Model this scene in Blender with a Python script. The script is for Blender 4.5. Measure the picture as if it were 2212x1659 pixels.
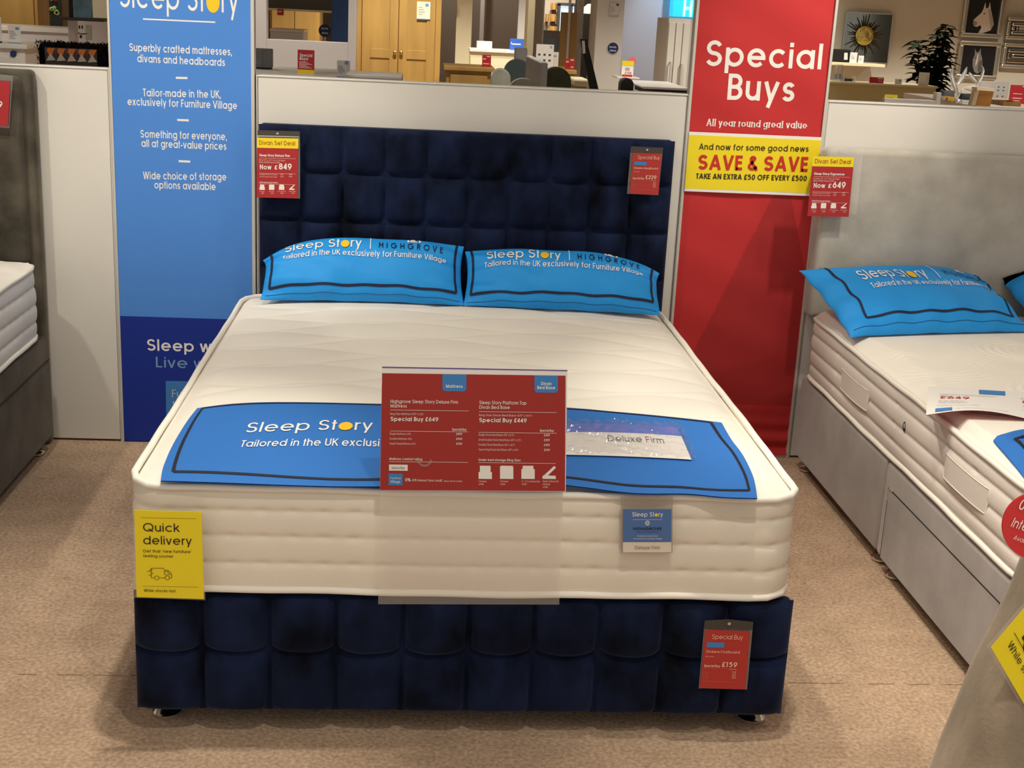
import bpy, bmesh, math, random
from mathutils import Vector, Matrix
random.seed(7)
PI = math.pi
SC = bpy.context.scene
for o in list(bpy.data.objects):
    bpy.data.objects.remove(o, do_unlink=True)

# ------------------------------------------------------------------ camera
IMG_W, IMG_H, FPX = 2212.0, 1659.0, 2840.0
CAM = Vector((-.135, -4.844, 1.647))
YAW, PITCH, ROLL = -.0772, -.2760, .0490
_f = Vector((-math.sin(YAW)*math.cos(PITCH), math.cos(YAW)*math.cos(PITCH), math.sin(PITCH)))
_r0 = Vector((math.cos(YAW), math.sin(YAW), 0)); _u0 = _r0.cross(_f)
_r = math.cos(ROLL)*_r0 + math.sin(ROLL)*_u0
_u = -math.sin(ROLL)*_r0 + math.cos(ROLL)*_u0
cam_d = bpy.data.cameras.new('camera'); cam = bpy.data.objects.new('camera', cam_d)
SC.collection.objects.link(cam)
cam_d.sensor_fit = 'HORIZONTAL'; cam_d.sensor_width = 36; cam_d.lens = 36*FPX/IMG_W
cam_d.clip_start = .05; cam_d.clip_end = 100
m = Matrix((( _r.x, _u.x, -_f.x, CAM.x), (_r.y, _u.y, -_f.y, CAM.y), (_r.z, _u.z, -_f.z, CAM.z), (0, 0, 0, 1)))
cam.matrix_world = m
SC.camera = cam

# ------------------------------------------------------------------ world, exposure, lamps
SC.view_settings.view_transform = 'Standard'; SC.view_settings.look = 'None'
SC.view_settings.gamma = 1; SC.view_settings.use_curve_mapping = False
SC.view_settings.exposure = 0.0
w = bpy.data.worlds.new('world'); SC.world = w; w.use_nodes = True
w.node_tree.nodes['Background'].inputs[0].default_value = (1.0, .93, .82, 1)
w.node_tree.nodes['Background'].inputs[1].default_value = .74
WARM = (1.0, .94, .80)
def spot(x, y, tx, ty, tz, power, ang=75, blend=.6, z=2.95, col=WARM, size=.05):
    l = bpy.data.lights.new('shop_and_fill_spot', 'SPOT'); o = bpy.data.objects.new('shop_and_fill_spot', l)
    SC.collection.objects.link(o); o.location = (x, y, z)
    o.rotation_euler = (Vector((tx, ty, tz)) - Vector((x, y, z))).to_track_quat('-Z', 'Y').to_euler()
    l.energy = power*.5; l.spot_size = math.radians(ang); l.spot_blend = blend
    l.shadow_soft_size = size; l.color = col
spot(-.50, -1.25, -.2, -1.15, .6, 104, 100)
spot(.55, -1.15, .3, -1.2, .6, 62, 100)
spot(1.80, -.95, 1.36, 0, 1.66, 330, 46, .9)
spot(-1.35, -1.25, -.95, 0, 1.15, 215, 48, .8)
spot(-2.3, -1.6, -1.6, -.05, .9, 160, 70)
spot(2.5, -1.25, 2.0, 0, 1.0, 75, 80, .8)
spot(.15, -1.7, 1.34, -1.25, .2, 250, 46, .7)
spot(.45, -2.3, 1.35, -2.3, 0, 210, 50, .7)
spot(-.35, -2.0, -1.25, -2.1, 0, 280, 50, .7)
spot(1.5, -3.9, 1.15, -2.9, .3, 120, 40, .7)
spot(.2, -3.5, .1, -2.9, 0, 150, 80)
spot(-1.0, .72, -1.0, -.3, 0, 70, 100)
for x, y, p, a in ((-4.5, 5, 330, 110), (-1.8, 2.6, 250, 110), (.6, 3.2, 250, 110), (2.6, 3.6, 380, 110), (4.2, 4.5, 330, 110), (-.3, 7.6, 620, 110),
                (-4, 8.2, 300, 110), (2.0, 8.0, 700, 110), (5.0, 9.6, 700, 110), (7.2, 9.8, 800, 110), (1.6, 12.6, 500, 120), (4.2, 11.2, 120, 100), (2.9, .75, 190, 90)):
    spot(x, y, x, y+.35, 0, p, a, z=3.0)
spot(2.4, 6.1, 2.45, 7.4, 1.5, 190, 60, col=(.88, .93, 1.0))  # added cool spot, unseen, lifts the pale wall panel
spot(.35, 4.9, .45, 6.0, 1.7, 150, 40)  # added spot, unseen, makes the cream post bright
spot(.3, 10.2, .35, 11.2, 1.7, 110, 70)  # added spot, unseen, lightens the mushroom grey divider
spot(1.0, 12.9, 1.0, 14.2, 1.6, 160, 70)

# ------------------------------------------------------------------ helpers
def ray(px, py): return _f + _r*((px-IMG_W/2)/FPX) + _u*((IMG_H/2-py)/FPX)
def at(px, py, Y):
    d = ray(px, py); return CAM + d*((Y-CAM.y)/d.y)
def atz(px, py, Z):
    d = ray(px, py); return CAM + d*((Z-CAM.z)/d.z)
def atx(px, py, X):
    d = ray(px, py); return CAM + d*((X-CAM.x)/d.x)
def lin(c):
    def f(v):
        v /= 255.
        return v/12.92 if v <= .04045 else ((v+.055)/1.055)**2.4
    return tuple(f(v) for v in c) + (1,)
MATS = {}
def mat(name, rgb, rough=.6, metal=0, spec=.4, noise=None, bump=None, sheen=0, emit=None, wave=None):
    """principled material; noise=(scale, amount, detail) mottles the colour, bump=(scale, strength)"""
    if name in MATS: return MATS[name]
    M = bpy.data.materials.new(name); M.use_nodes = True; nt = M.node_tree
    b = nt.nodes['Principled BSDF']
    c = lin(rgb)
    b.inputs['Base Color'].default_value = c
    b.inputs['Roughness'].default_value = rough; b.inputs['Metallic'].default_value = metal
    b.inputs['Specular IOR Level'].default_value = spec
    if sheen:
        b.inputs['Sheen Weight'].default_value = sheen; b.inputs['Sheen Roughness'].default_value = .4
        b.inputs['Sheen Tint'].default_value = tuple(min(1, v*6+.1) for v in c[:3]) + (1,)
    tc = nt.nodes.new('ShaderNodeTexCoord')
    if noise:
        sc, am, de = noise[:3]
        mp = nt.nodes.new('ShaderNodeMapping'); nt.links.new(tc.outputs['Object'], mp.inputs[0])
        mp.inputs['Scale'].default_value = noise[3] if len(noise) > 3 else (1, 1, 1)
        n = nt.nodes.new('ShaderNodeTexNoise'); n.inputs['Scale'].default_value = sc; n.inputs['Detail'].default_value = de
        nt.links.new(mp.outputs[0], n.inputs['Vector'])
        r = nt.nodes.new('ShaderNodeValToRGB')
        r.color_ramp.elements[0].position = .3; r.color_ramp.elements[1].position = .7
        r.color_ramp.elements[0].color = tuple(max(0, v*(1-am)) for v in c[:3]) + (1,)
        r.color_ramp.elements[1].color = tuple(min(1, v*(1+am)) for v in c[:3]) + (1,)
        nt.links.new(n.outputs[0], r.inputs[0]); nt.links.new(r.outputs[0], b.inputs['Base Color'])
    if bump:
        n2 = nt.nodes.new('ShaderNodeTexNoise'); n2.inputs['Scale'].default_value = bump[0]; n2.inputs['Detail'].default_value = 3
        nt.links.new(tc.outputs['Object'], n2.inputs['Vector'])
        bp = nt.nodes.new('ShaderNodeBump'); bp.inputs['Strength'].default_value = bump[1]; bp.inputs['Distance'].default_value = bump[2] if len(bump) > 2 else .004
        nt.links.new(n2.outputs[0], bp.inputs['Height']); nt.links.new(bp.outputs[0], b.inputs['Normal'])
    if emit:
        b.inputs['Emission Color'].default_value = lin(emit[0]); b.inputs['Emission Strength'].default_value = emit[1]
    MATS[name] = M; return M
def clear_mat(name, tint=(1, 1, 1), haze=.06, gloss=.08, hazecol=(200, 200, 200), rough=.06):
    M = bpy.data.materials.new(name); M.use_nodes = True; nt = M.node_tree
    nt.nodes.remove(nt.nodes['Principled BSDF']); out = nt.nodes['Material Output']
    t = nt.nodes.new('ShaderNodeBsdfTransparent'); t.inputs[0].default_value = tint + (1,)
    d = nt.nodes.new('ShaderNodeBsdfDiffuse'); d.inputs[0].default_value = lin(hazecol)
    g = nt.nodes.new('ShaderNodeBsdfGlossy'); g.inputs['Roughness'].default_value = rough
    m1 = nt.nodes.new('ShaderNodeMixShader'); m1.inputs[0].default_value = haze
    m2 = nt.nodes.new('ShaderNodeMixShader'); m2.inputs[0].default_value = gloss
    nt.links.new(t.outputs[0], m1.inputs[1]); nt.links.new(d.outputs[0], m1.inputs[2])
    nt.links.new(m1.outputs[0], m2.inputs[1]); nt.links.new(g.outputs[0], m2.inputs[2])
    nt.links.new(m2.outputs[0], out.inputs[0]); MATS[name] = M; return M

def tag(o, label=None, cat=None, group=None, kind=None):
    if label: o['label'] = label
    if cat: o['category'] = cat
    if group: o['group'] = group
    if kind: o['kind'] = kind
    return o
def thing(name, label, cat, loc=(0, 0, 0), group=None):
    o = bpy.data.objects.new(name, None); SC.collection.objects.link(o); o.location = loc
    o.empty_display_size = .05
    return tag(o, label, cat, group)
def absloc(o):
    v = Vector((0, 0, 0))
    while o: v += Vector(o.location); o = o.parent
    return v
class MB:
    """collects shapes in world coordinates and links them as ONE mesh object"""
    def __init__(s): s.v = []; s.f = []; s.mi = []
    def add(s, vs, fs, mi=0):
        n = len(s.v); s.v += [tuple(v) for v in vs]
        for f in fs: s.f.append(tuple(i+n for i in f)); s.mi.append(mi)
        return s
    def box(s, x0, x1, y0, y1, z0, z1, bev=0, mi=0, seg=2):
        x0, x1 = min(x0, x1), max(x0, x1); y0, y1 = min(y0, y1), max(y0, y1); z0, z1 = min(z0, z1), max(z0, z1)
        bm = bmesh.new(); bmesh.ops.create_cube(bm, size=1)
        for v in bm.verts: v.co = Vector(((x0+x1)/2+v.co.x*(x1-x0), (y0+y1)/2+v.co.y*(y1-y0), (z0+z1)/2+v.co.z*(z1-z0)))
        if bev > 0:
            bev = min(bev, .49*min(x1-x0, y1-y0, z1-z0))
            bmesh.ops.bevel(bm, geom=bm.edges[:], offset=bev, segments=seg, affect='EDGES', profile=.5)
        bm.verts.index_update()
        s.add([v.co[:] for v in bm.verts], [[v.index for v in f.verts] for f in bm.faces], mi); bm.free(); return s
    def tube(s, pts, r, n=10, closed=False, mi=0, cap=True):
        pts = [Vector(p) for p in pts]; N = len(pts); base = len(s.v); up = None
        for i, p in enumerate(pts):
            a = pts[i-1] if (i > 0 or closed) else p; b = pts[(i+1) % N] if (i < N-1 or closed) else p
            t = (b-a).normalized()
            if up is None: up = Vector((0, 0, 1)) if abs(t.z) < .9 else Vector((1, 0, 0))
            e1 = (up - t*up.dot(t)).normalized(); up = e1; e2 = t.cross(e1)
            rr = r[i] if isinstance(r, (list, tuple)) else r
            for k in range(n):
                a_ = 2*PI*k/n; s.v.append(tuple(p + (e1*math.cos(a_)+e2*math.sin(a_))*rr))
        for i in range(N if closed else N-1):
            for k in range(n):
                j = (i+1) % N; k2 = (k+1) % n
                s.f.append((base+i*n+k, base+i*n+k2, base+j*n+k2, base+j*n+k)); s.mi.append(mi)
        if cap and not closed:
            s.f.append(tuple(base+k for k in range(n))[::-1]); s.mi.append(mi)
            s.f.append(tuple(base+(N-1)*n+k for k in range(n))); s.mi.append(mi)
        return s
    def lathe(s, c, prof, n=24, mi=0, axis='z'):
        base = len(s.v); c = Vector(c)
        for r, h in prof:
            for k in range(n):
                a = 2*PI*k/n; x, y = r*math.cos(a), r*math.sin(a)
                s.v.append(tuple(c + (Vector((x, y, h)) if axis == 'z' else Vector((x, -h, y)))))
        for i in range(len(prof)-1):
            for k in range(n):
                k2 = (k+1) % n
                s.f.append((base+i*n+k, base+i*n+k2, base+(i+1)*n+k2, base+(i+1)*n+k)); s.mi.append(mi)
        s.f.append(tuple(base+k for k in range(n))[::-1]); s.mi.append(mi)
        s.f.append(tuple(base+(len(prof)-1)*n+k for k in range(n))); s.mi.append(mi)
        return s
    def prism(s, poly, d, mi=0):
        """poly: 3-D outline; d: extrusion vector"""
        n = len(poly); d = Vector(d); a = [Vector(p) for p in poly]
        s.add(a + [p+d for p in a], [tuple(range(n)), tuple(range(2*n-1, n-1, -1))] + [(i, i+n, (i+1) % n+n, (i+1) % n) for i in range(n)], mi); return s
    def grid(s, fn, nu, nv, mi=0, wrap=False):
        base = len(s.v)
        for j in range(nv+1):
            for i in range(nu if wrap else nu+1): s.v.append(tuple(fn(i/nu, j/nv)))
        W = nu if wrap else nu+1
        for j in range(nv):
            for i in range(nu):
                i2 = (i+1) % W if wrap else i+1
                s.f.append((base+j*W+i, base+j*W+i2, base+(j+1)*W+i2, base+(j+1)*W+i))
                s.mi.append(mi(i/nu, j/nv) if callable(mi) else mi)
        return s
    def build(s, name, mats, parent=None, smooth=False, label=None, fix=False):
        me = bpy.data.meshes.new(name)
        if parent is not None: off = absloc(parent)
        else:
            xs = [v[0] for v in s.v]; ys = [v[1] for v in s.v]; zs = [v[2] for v in s.v]
            off = Vector(((min(xs)+max(xs))/2, (min(ys)+max(ys))/2, min(zs)))
        me.from_pydata([tuple(Vector(v)-off) for v in s.v], [], s.f)
        for M in (mats if isinstance(mats, (list, tuple)) else [mats]): me.materials.append(M)
        me.polygons.foreach_set('material_index', s.mi)
        if fix:
            bm = bmesh.new(); bm.from_mesh(me); bmesh.ops.recalc_face_normals(bm, faces=bm.faces[:]); bm.to_mesh(me); bm.free()
        if smooth:
            me.polygons.foreach_set('use_smooth', [True]*len(me.polygons))
            if smooth != 'all': me.set_sharp_from_angle(angle=math.radians(40))
        me.update()
        o = bpy.data.objects.new(name, me); SC.collection.objects.link(o)
        if parent is not None: o.parent = parent
        else: o.location = off
        if label: o['label'] = label
        return o

# ------------------------------------------------------------------ lettering: a geometric sans drawn with round strokes
def arc(cx, cy, rx, ry, a0, a1, n=None):
    n = n or max(4, int(abs(a1-a0)/15))
    return [(cx+rx*math.cos(math.radians(a0+(a1-a0)*i/n)), cy+ry*math.sin(math.radians(a0+(a1-a0)*i/n))) for i in range(n+1)]
def glyph(ch, w):
    h = w/2; X = .74; R = (X-w)/2; m = X/2; sb = .075; T = 1-h; B = h; RC = (1-w)/2
    S = []; L = lambda *p: S.append((list(p), False)); O = lambda p: S.append((p[:-1], True))
    def ring(cx): O(arc(cx, m, R, R, 0, 360, 24))
    if ch == ' ': return [], .34
    if ch == 'a': cx = sb+h+R; ring(cx); L((cx+R, X), (cx+R, 0)); return S, cx+R+h+sb
    if ch == 'b': x = sb+h; L((x, 1), (x, 0)); ring(x+R); return S, x+2*R+h+sb
    if ch == 'd': cx = sb+h+R; ring(cx); L((cx+R, 1), (cx+R, 0)); return S, cx+R+h+sb
    if ch == 'c': cx = sb+h+R; L(*arc(cx, m, R, R, 42, 318)); return S, cx+R*.75+h+sb
    if ch == 'e': cx = sb+h+R; L((cx-R, m), (cx+R, m)); L(*arc(cx, m, R, R, 0, 318)); L((cx+R, m-h), (cx+R, m+.02)); return S, cx+R+h+sb
    if ch == 'f': x = sb+.15; L(*([(x, 0), (x, T-.15)]+arc(x+.15, T-.15, .15, .15, 180, 80)[1:])); L((x-.14, X-h), (x+.17, X-h)); return S, x+.26
    if ch == 'g':
        cx = sb+h+R; ring(cx); L(*([(cx+R, X), (cx+R, .06)]+arc(cx, .06, R, .28, 0, -150)[1:])); return S, cx+R+h+sb
    if ch in 'hn':
        x = sb+h; r = .23; L((x, 1 if ch == 'h' else X), (x, 0)); L(*(arc(x+r, X-h-r, r, r, 180, 0)+[(x+2*r, 0)])); return S, x+2*r+h+sb
    if ch == 'i': x = sb+h; L((x, X), (x, 0)); L((x, 1), (x, 1-w*1.1)); return S, x+h+sb
    if ch == 'j': x = sb+h+.05; L((x, X), (x, -.2)); L((x, 1), (x, 1-w*1.1)); return S, x+h+sb
    if ch == 'k': x = sb+h; L((x, 1), (x, 0)); L((x, .30), (x+.42, X)); L((x+.15, .46), (x+.46, 0)); return S, x+.50
    if ch == 'l': x = sb+h; L((x, 1), (x, 0)); return S, x+h+sb
    if ch == 'm':
        x = sb+h; r = .19; L((x, X), (x, 0))
        for k in (0, 1): L(*(arc(x+r+2*r*k, X-h-r, r, r, 180, 0)+[(x+2*r*(k+1), 0)]))
        return S, x+4*r+h+sb
    if ch == 'o': cx = sb+h+R; ring(cx); return S, cx+R+h+sb
    if ch == 'p': x = sb+h; L((x, X), (x, -.26)); ring(x+R); return S, x+2*R+h+sb
    if ch == 'q': cx = sb+h+R; ring(cx); L((cx+R, X), (cx+R, -.26)); return S, cx+R+h+sb
    if ch == 'r': x = sb+h; L((x, X), (x, 0)); L(*arc(x+.24, X-h-.24, .24, .24, 180, 85)); return S, x+.30
    if ch in 'sS':
        H_ = X if ch == 's' else 1.0; ry = (H_-w)/4; rx = .17 if ch == 's' else .25; cx = sb+h+rx
        L(*(arc(cx, H_-h-ry, rx*.94, ry, 22, 270)+arc(cx, h+ry, rx, ry, 90, -158)[1:])); return S, cx+rx+h+sb*.9
    if ch == 't': x = sb+.12; L((x, .98), (x, 0)); L((x-.13, X-h), (x+.15, X-h)); return S, x+.22
    if ch == 'u': x = sb+h; r = .22; L(*([(x, X), (x, h+r)]+arc(x+r, h+r, r, r, 180, 360)[1:])); L((x+2*r, X), (x+2*r, 0)); return S, x+2*r+h+sb
    if ch == 'v': x = .05+h; L((x, X), (x+.24, 0)); L((x+.48, X), (x+.24, 0)); return S, x+.48+h+.05
    if ch == 'w':
        x = .05+h; d = .19
        for a, b, yy in ((0, 1, (X, 0)), (1, 2, (0, X)), (2, 3, (X, 0)), (3, 4, (0, X))): L((x+a*d, yy[0]), (x+b*d, yy[1]))
        return S, x+4*d+h+.05
    if ch == 'x': x = .05+h; L((x, X), (x+.44, 0)); L((x+.44, X), (x, 0)); return S, x+.44+h+.05
    if ch == 'y': x = .05+h; L((x, X), (x+.24, .02)); L((x+.48, X), (x+.14, -.26)); return S, x+.48+h+.05
    if ch == 'z': x = sb; L((x, X-h), (x+.42, X-h)); L((x+.38, X-h), (x+.04, h)); L((x, h), (x+.44, h)); return S, x+.44+sb
    if ch == 'A': x = .05+h; L((x, 0), (x+.34, 1)); L((x+.68, 0), (x+.34, 1)); L((x+.12, .3), (x+.56, .3)); return S, x+.68+h+.05
    if ch in 'BPR':
        x = sb+h; r = (1-w)/4; L((x, 1), (x, 0)); k = .2
        L(*([(x, T), (x+k, T)]+arc(x+k, T-r, r, r, 90, -90)[1:]+[(x, .5)]))
        if ch == 'B': L(*([(x, .5), (x+k+.03, .5)]+arc(x+k+.03, h+r, r, r, 90, -90)[1:]+[(x, h)]))
        if ch == 'R': L((x+k, .5), (x+k+r+.02, 0))
        return S, x+k+r+h+sb*1.1
    if ch == 'C': cx = sb+h+RC; L(*arc(cx, .5, RC, RC, 42, 318)); return S, cx+RC*.8+h+sb
    if ch == 'G': cx = sb+h+RC; L(*(arc(cx, .5, RC, RC, 42, 360)+[(cx+.05, .5)])); return S, cx+RC+h+sb
    if ch == 'D': x = sb+h; L((x, 1), (x, 0)); L(*([(x, T), (x+.2, T)]+arc(x+.2, .5, RC, RC, 90, -90, 14)[1:]+[(x, h)])); return S, x+.2+RC+h+sb
    if ch in 'EF':
        x = sb+h; L((x, 1), (x, 0)); L((x, T), (x+.42, T)); L((x, .52), (x+.39, .52))
        if ch == 'E': L((x, h), (x+.43, h))
        return S, x+.43+sb
    if ch == 'H': x = sb+h; L((x, 1), (x, 0)); L((x+.54, 1), (x+.54, 0)); L((x, .5), (x+.54, .5)); return S, x+.54+h+sb
    if ch == 'I': x = sb+h; L((x, 1), (x, 0)); return S, x+h+sb
    if ch == 'J': x = sb+.2; L(*([(x+.2, 1), (x+.2, .24)]+arc(x, .24, .2, .24-h, 0, -180)[1:])); return S, x+.2+h+sb
    if ch == 'K': x = sb+h; L((x, 1), (x, 0)); L((x, .38), (x+.5, 1)); L((x+.17, .58), (x+.54, 0)); return S, x+.58
    if ch == 'L': x = sb+h; L((x, 1), (x, 0)); L((x, h), (x+.4, h)); return S, x+.4+sb
    if ch == 'M': x = sb+h; L((x, 0), (x, 1)); L((x, .98), (x+.36, .05)); L((x+.72, .98), (x+.36, .05)); L((x+.72, 1), (x+.72, 0)); return S, x+.72+h+sb
    if ch == 'N': x = sb+h; L((x, 0), (x, 1)); L((x, .97), (x+.54, .03)); L((x+.54, 1), (x+.54, 0)); return S, x+.54+h+sb
    if ch in 'OQ':
        cx = sb+h+RC; O(arc(cx, .5, RC, RC, 0, 360, 28))
        if ch == 'Q': L((cx+.02, .32), (cx+RC, 0))
        return S, cx+RC+h+sb
    if ch == 'T': x = .04; L((x, T), (x+.5, T)); L((x+.25, 1), (x+.25, 0)); return S, x+.54
    if ch == 'U': x = sb+h; r = .26; L(*([(x, 1), (x, h+r)]+arc(x+r, h+r, r, r, 180, 360)[1:]+[(x+2*r, 1)])); return S, x+2*r+h+sb
    if ch == 'V': x = .04+h; L((x, 1), (x+.31, 0)); L((x+.62, 1), (x+.31, 0)); return S, x+.62+h+.04
    if ch == 'W':
        x = .04+h; d = .24
        for a, b, yy in ((0, 1, (1, 0)), (1, 2, (0, 1)), (2, 3, (1, 0)), (3, 4, (0, 1))): L((x+a*d, yy[0]), (x+b*d, yy[1]))
        return S, x+4*d+h+.04
    if ch == 'X': x = .05+h; L((x, 1), (x+.54, 0)); L((x+.54, 1), (x, 0)); return S, x+.54+h+.05
    if ch == 'Y': x = .04+h; L((x, 1), (x+.27, .45)); L((x+.54, 1), (x+.27, .45)); L((x+.27, .47), (x+.27, 0)); return S, x+.54+h+.04
    if ch == 'Z': x = sb; L((x, T), (x+.5, T)); L((x+.46, T), (x+.04, h)); L((x, h), (x+.52, h)); return S, x+.52+sb
    if ch == '0': cx = sb+h+.24; O(arc(cx, .5, .24, RC, 0, 360, 24)); return S, cx+.24+h+sb
    if ch == '1': x = sb+.22; L((x, 1), (x, 0)); L((x-.18, T-.06), (x, T-.02)); return S, x+h+sb+.08
    if ch == '2': cx = sb+h+.23; L(*(arc(cx, T-.23, .23, .23, 165, -35)+[(cx-.25, h), (cx+.27, h)])); return S, cx+.27+sb
    if ch == '3': cx = sb+h+.22; r = (1-w)/4; L(*arc(cx, T-r, r*.95, r, 150, -90)); L(*arc(cx, h+r, r, r, 90, -150)); return S, cx+r+h+sb
    if ch == '4': x = sb+.42; L((x, 1), (x, 0)); L((x, T), (x-.40, .27)); L((x-.42, .27), (x+.15, .27)); return S, x+.15+sb
    if ch == '5': cx = sb+h+.22; L((cx+.22, T), (cx-.14, T), (cx-.18, .57)); L(*arc(cx, h+.265, .255, .265, 128, -145)); return S, cx+.26+h+sb
    if ch == '6': cx = sb+h+.25; O(arc(cx, h+.27, .25, .27, 0, 360, 24)); L((cx-.235, h+.36), (cx+.12, 1)); return S, cx+.25+h+sb
    if ch == '9': cx = sb+h+.25; O(arc(cx, T-.27, .25, .27, 0, 360, 24)); L((cx+.235, T-.36), (cx-.12, 0)); return S, cx+.25+h+sb
    if ch == '7': x = sb; L((x, T), (x+.5, T)); L((x+.46, T), (x+.14, 0)); return S, x+.5+sb
    if ch == '8': cx = sb+h+.24; r = (1-w)/4; O(arc(cx, T-r, .20, r, 0, 360, 18)); O(arc(cx, h+r, .24, r, 0, 360, 20)); return S, cx+.24+h+sb
    if ch == '\u00a3': x = sb+.16; L(*([(x, h), (x, T-.21)]+arc(x+.2, T-.21, .2, .21, 180, 20)[1:])); L((x-.14, .46), (x+.27, .46)); L((x-.16, h), (x+.40, h)); return S, x+.40+sb
    if ch == '&':
        cx = sb+.27; L(*([(cx+.34, 0), (cx-.12, .62)]+arc(cx, .80, .14, 1-.80-h, 215, -30)[1:]+arc(cx, .28, .25, .28-h, 120, 370)[0:]))
        return S, cx+.42
    if ch == '%':
        O(arc(sb+.17, .77, .14, .18, 0, 360, 14)); O(arc(sb+.62, .23, .14, .18, 0, 360, 14)); L((sb+.14, 0), (sb+.64, 1)); return S, sb+.79+sb
    if ch == '.': L((sb+h, 0), (sb+h, w*1.1)); return S, w+2*sb
    if ch == ',': L((sb+h, w*1.1), (sb+h*.6, -.12)); return S, w+2*sb
    if ch == "'": L((sb+h, 1), (sb+h, .76)); return S, w+2*sb
    if ch == '"': L((sb+h, 1), (sb+h, .76)); L((sb+h+.14, 1), (sb+h+.14, .76)); return S, w+.14+2*sb
    if ch == '-': L((sb, .36), (sb+.28, .36)); return S, .28+2*sb
    if ch == '+': L((sb, .42), (sb+.4, .42)); L((sb+.2, .22), (sb+.2, .62)); return S, .4+2*sb
    if ch == '(': L(*arc(sb+.45, .4, .38, .65, 145, 215)); return S, .3
    if ch == ')': L(*arc(sb-.2, .4, .38, .65, 35, -35)); return S, .3
    if ch == '!': L((sb+h, 1), (sb+h, .28)); L((sb+h, w*1.1), (sb+h, 0)); return S, w+2*sb
    if ch == '/': L((.04, -.05), (.36, 1.05)); return S, .4
    if ch == '|': L((sb+h, 1.15), (sb+h, -.2)); return S, w+2*sb
    return [], .3
def layout(s, w, track=0.0, skip=''):
    x = 0; out = []; pos = {}
    for i, ch in enumerate(s):
        st, adv = glyph(ch, w)
        pos[i] = (x, adv)
        if not (skip and i in skip): out += [([(px+x, py) for px, py in p], c) for p, c in st]
        x += adv+track
    return out, x-track, pos
def strip(poly, closed, h, con=1.0, step=None):
    """offset a stroke to both sides: returns pairs (left, right)"""
    if step:
        q = []; n = len(poly)
        for i in range(n if closed else n-1):
            a, b = poly[i], poly[(i+1) % n]; k = max(1, int(math.hypot(b[0]-a[0], b[1]-a[1])/step))
            q += [(a[0]+(b[0]-a[0])*t/k, a[1]+(b[1]-a[1])*t/k) for t in range(k)]
        if not closed: q.append(poly[-1])
        poly = q
    n = len(poly); out = []
    for i in range(n):
        a = poly[i-1] if (i > 0 or closed) else None; b = poly[(i+1) % n] if (i < n-1 or closed) else None; p = poly[i]
        def nd(u, v):
            l = math.hypot(v[0]-u[0], v[1]-u[1]) or 1; return ((v[0]-u[0])/l, (v[1]-u[1])/l)
        if a is None: t = nd(p, b); k = 1
        elif b is None: t = nd(a, p); k = 1
        else:
            t1, t2 = nd(a, p), nd(p, b); t = (t1[0]+t2[0], t1[1]+t2[1]); l = math.hypot(*t)
            if l < .3: t = t2; k = 1
            else: t = (t[0]/l, t[1]/l); k = min(1.6, 1/max(.4, t[0]*t2[0]+t[1]*t2[1]))
        hh = h*k*(con+(1-con)*abs(t[1]))
        out.append(((p[0]-t[1]*hh, p[1]+t[0]*hh), (p[0]+t[1]*hh, p[1]-t[0]*hh)))
    return out
def stroke(mb, poly, closed, h, fn, con=1.0, step=None, mi=0, k=0):
    """fn(x, y, k) -> point; k nudges overlapping strokes apart"""
    pr = strip(poly, closed, h, con, step); base = len(mb.v); n = len(pr)
    for l, r in pr: mb.v.append(tuple(fn(l[0], l[1], k))); mb.v.append(tuple(fn(r[0], r[1], k)))
    for i in range(n if closed else n-1):
        j = (i+1) % n; mb.f.append((base+2*i, base+2*i+1, base+2*j+1, base+2*j)); mb.mi.append(mi)
def write(mb, s, fn, W=None, cap=1.0, w=.13, con=1.0, step=None, mi=0, align='l', track=0, skip='', dot=None, dot_mb=None, serif=False):
    """fn takes metres along / above the baseline. W fits the line to a width."""
    st, tot, pos = layout(s, w, track, skip)
    sx = (W/tot) if W else cap; x0 = {'l': 0, 'c': -tot*sx/2, 'r': -tot*sx}[align]
    for i, (p, c) in enumerate(st):
        stroke(mb, p, c, w/2, lambda x, y, k: fn(x0+x*sx, y*cap, k), con, step, mi, i % 3)
        if serif and not c:
            for e in (p[0], p[-1]):
                o_ = p[1] if e is p[0] else p[-2]
                if abs(e[0]-o_[0]) < .12 and abs(e[1]-o_[1]) > .1:
                    yy = e[1] + (.02 if e[1] < o_[1] else -.02)
                    stroke(mb, [(e[0]-w*.85, yy), (e[0]+w*.85, yy)], False, .022, lambda x, y, k: fn(x0+x*sx, y*cap, k), 1, step, mi, 1)
    if dot is not None:
        x, adv = pos[dot]; cx, R = x+adv/2, .40
        ring = arc(cx, .37, R, R, 0, 360, 28)[:-1]
        b = len(dot_mb.v); rings = 4
        for q in range(1, rings+1): dot_mb.v += [tuple(fn(x0+(cx+(px-cx)*q/rings)*sx, (.37+(py-.37)*q/rings)*cap, 4)) for px, py in ring]
        n = len(ring)
        dot_mb.f.append(tuple(b+k for k in range(n))); dot_mb.mi.append(0)
        for q in range(rings-1):
            for k in range(n): dot_mb.f.append((b+q*n+k, b+(q+1)*n+k, b+(q+1)*n+(k+1) % n, b+q*n+(k+1) % n)); dot_mb.mi.append(0)
    return tot*sx
def plane_fn(pl, pr, eps=.0012, up=None):
    """baseline from pl to pr on an upright plane facing the viewer side (-y)"""
    d = (pr-pl).normalized(); u = up or Vector((-d.z, 0, d.x)).normalized(); n = d.cross(u)
    return lambda x, y, k: pl + d*x + u*y + n*(eps+k*.00006)
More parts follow.
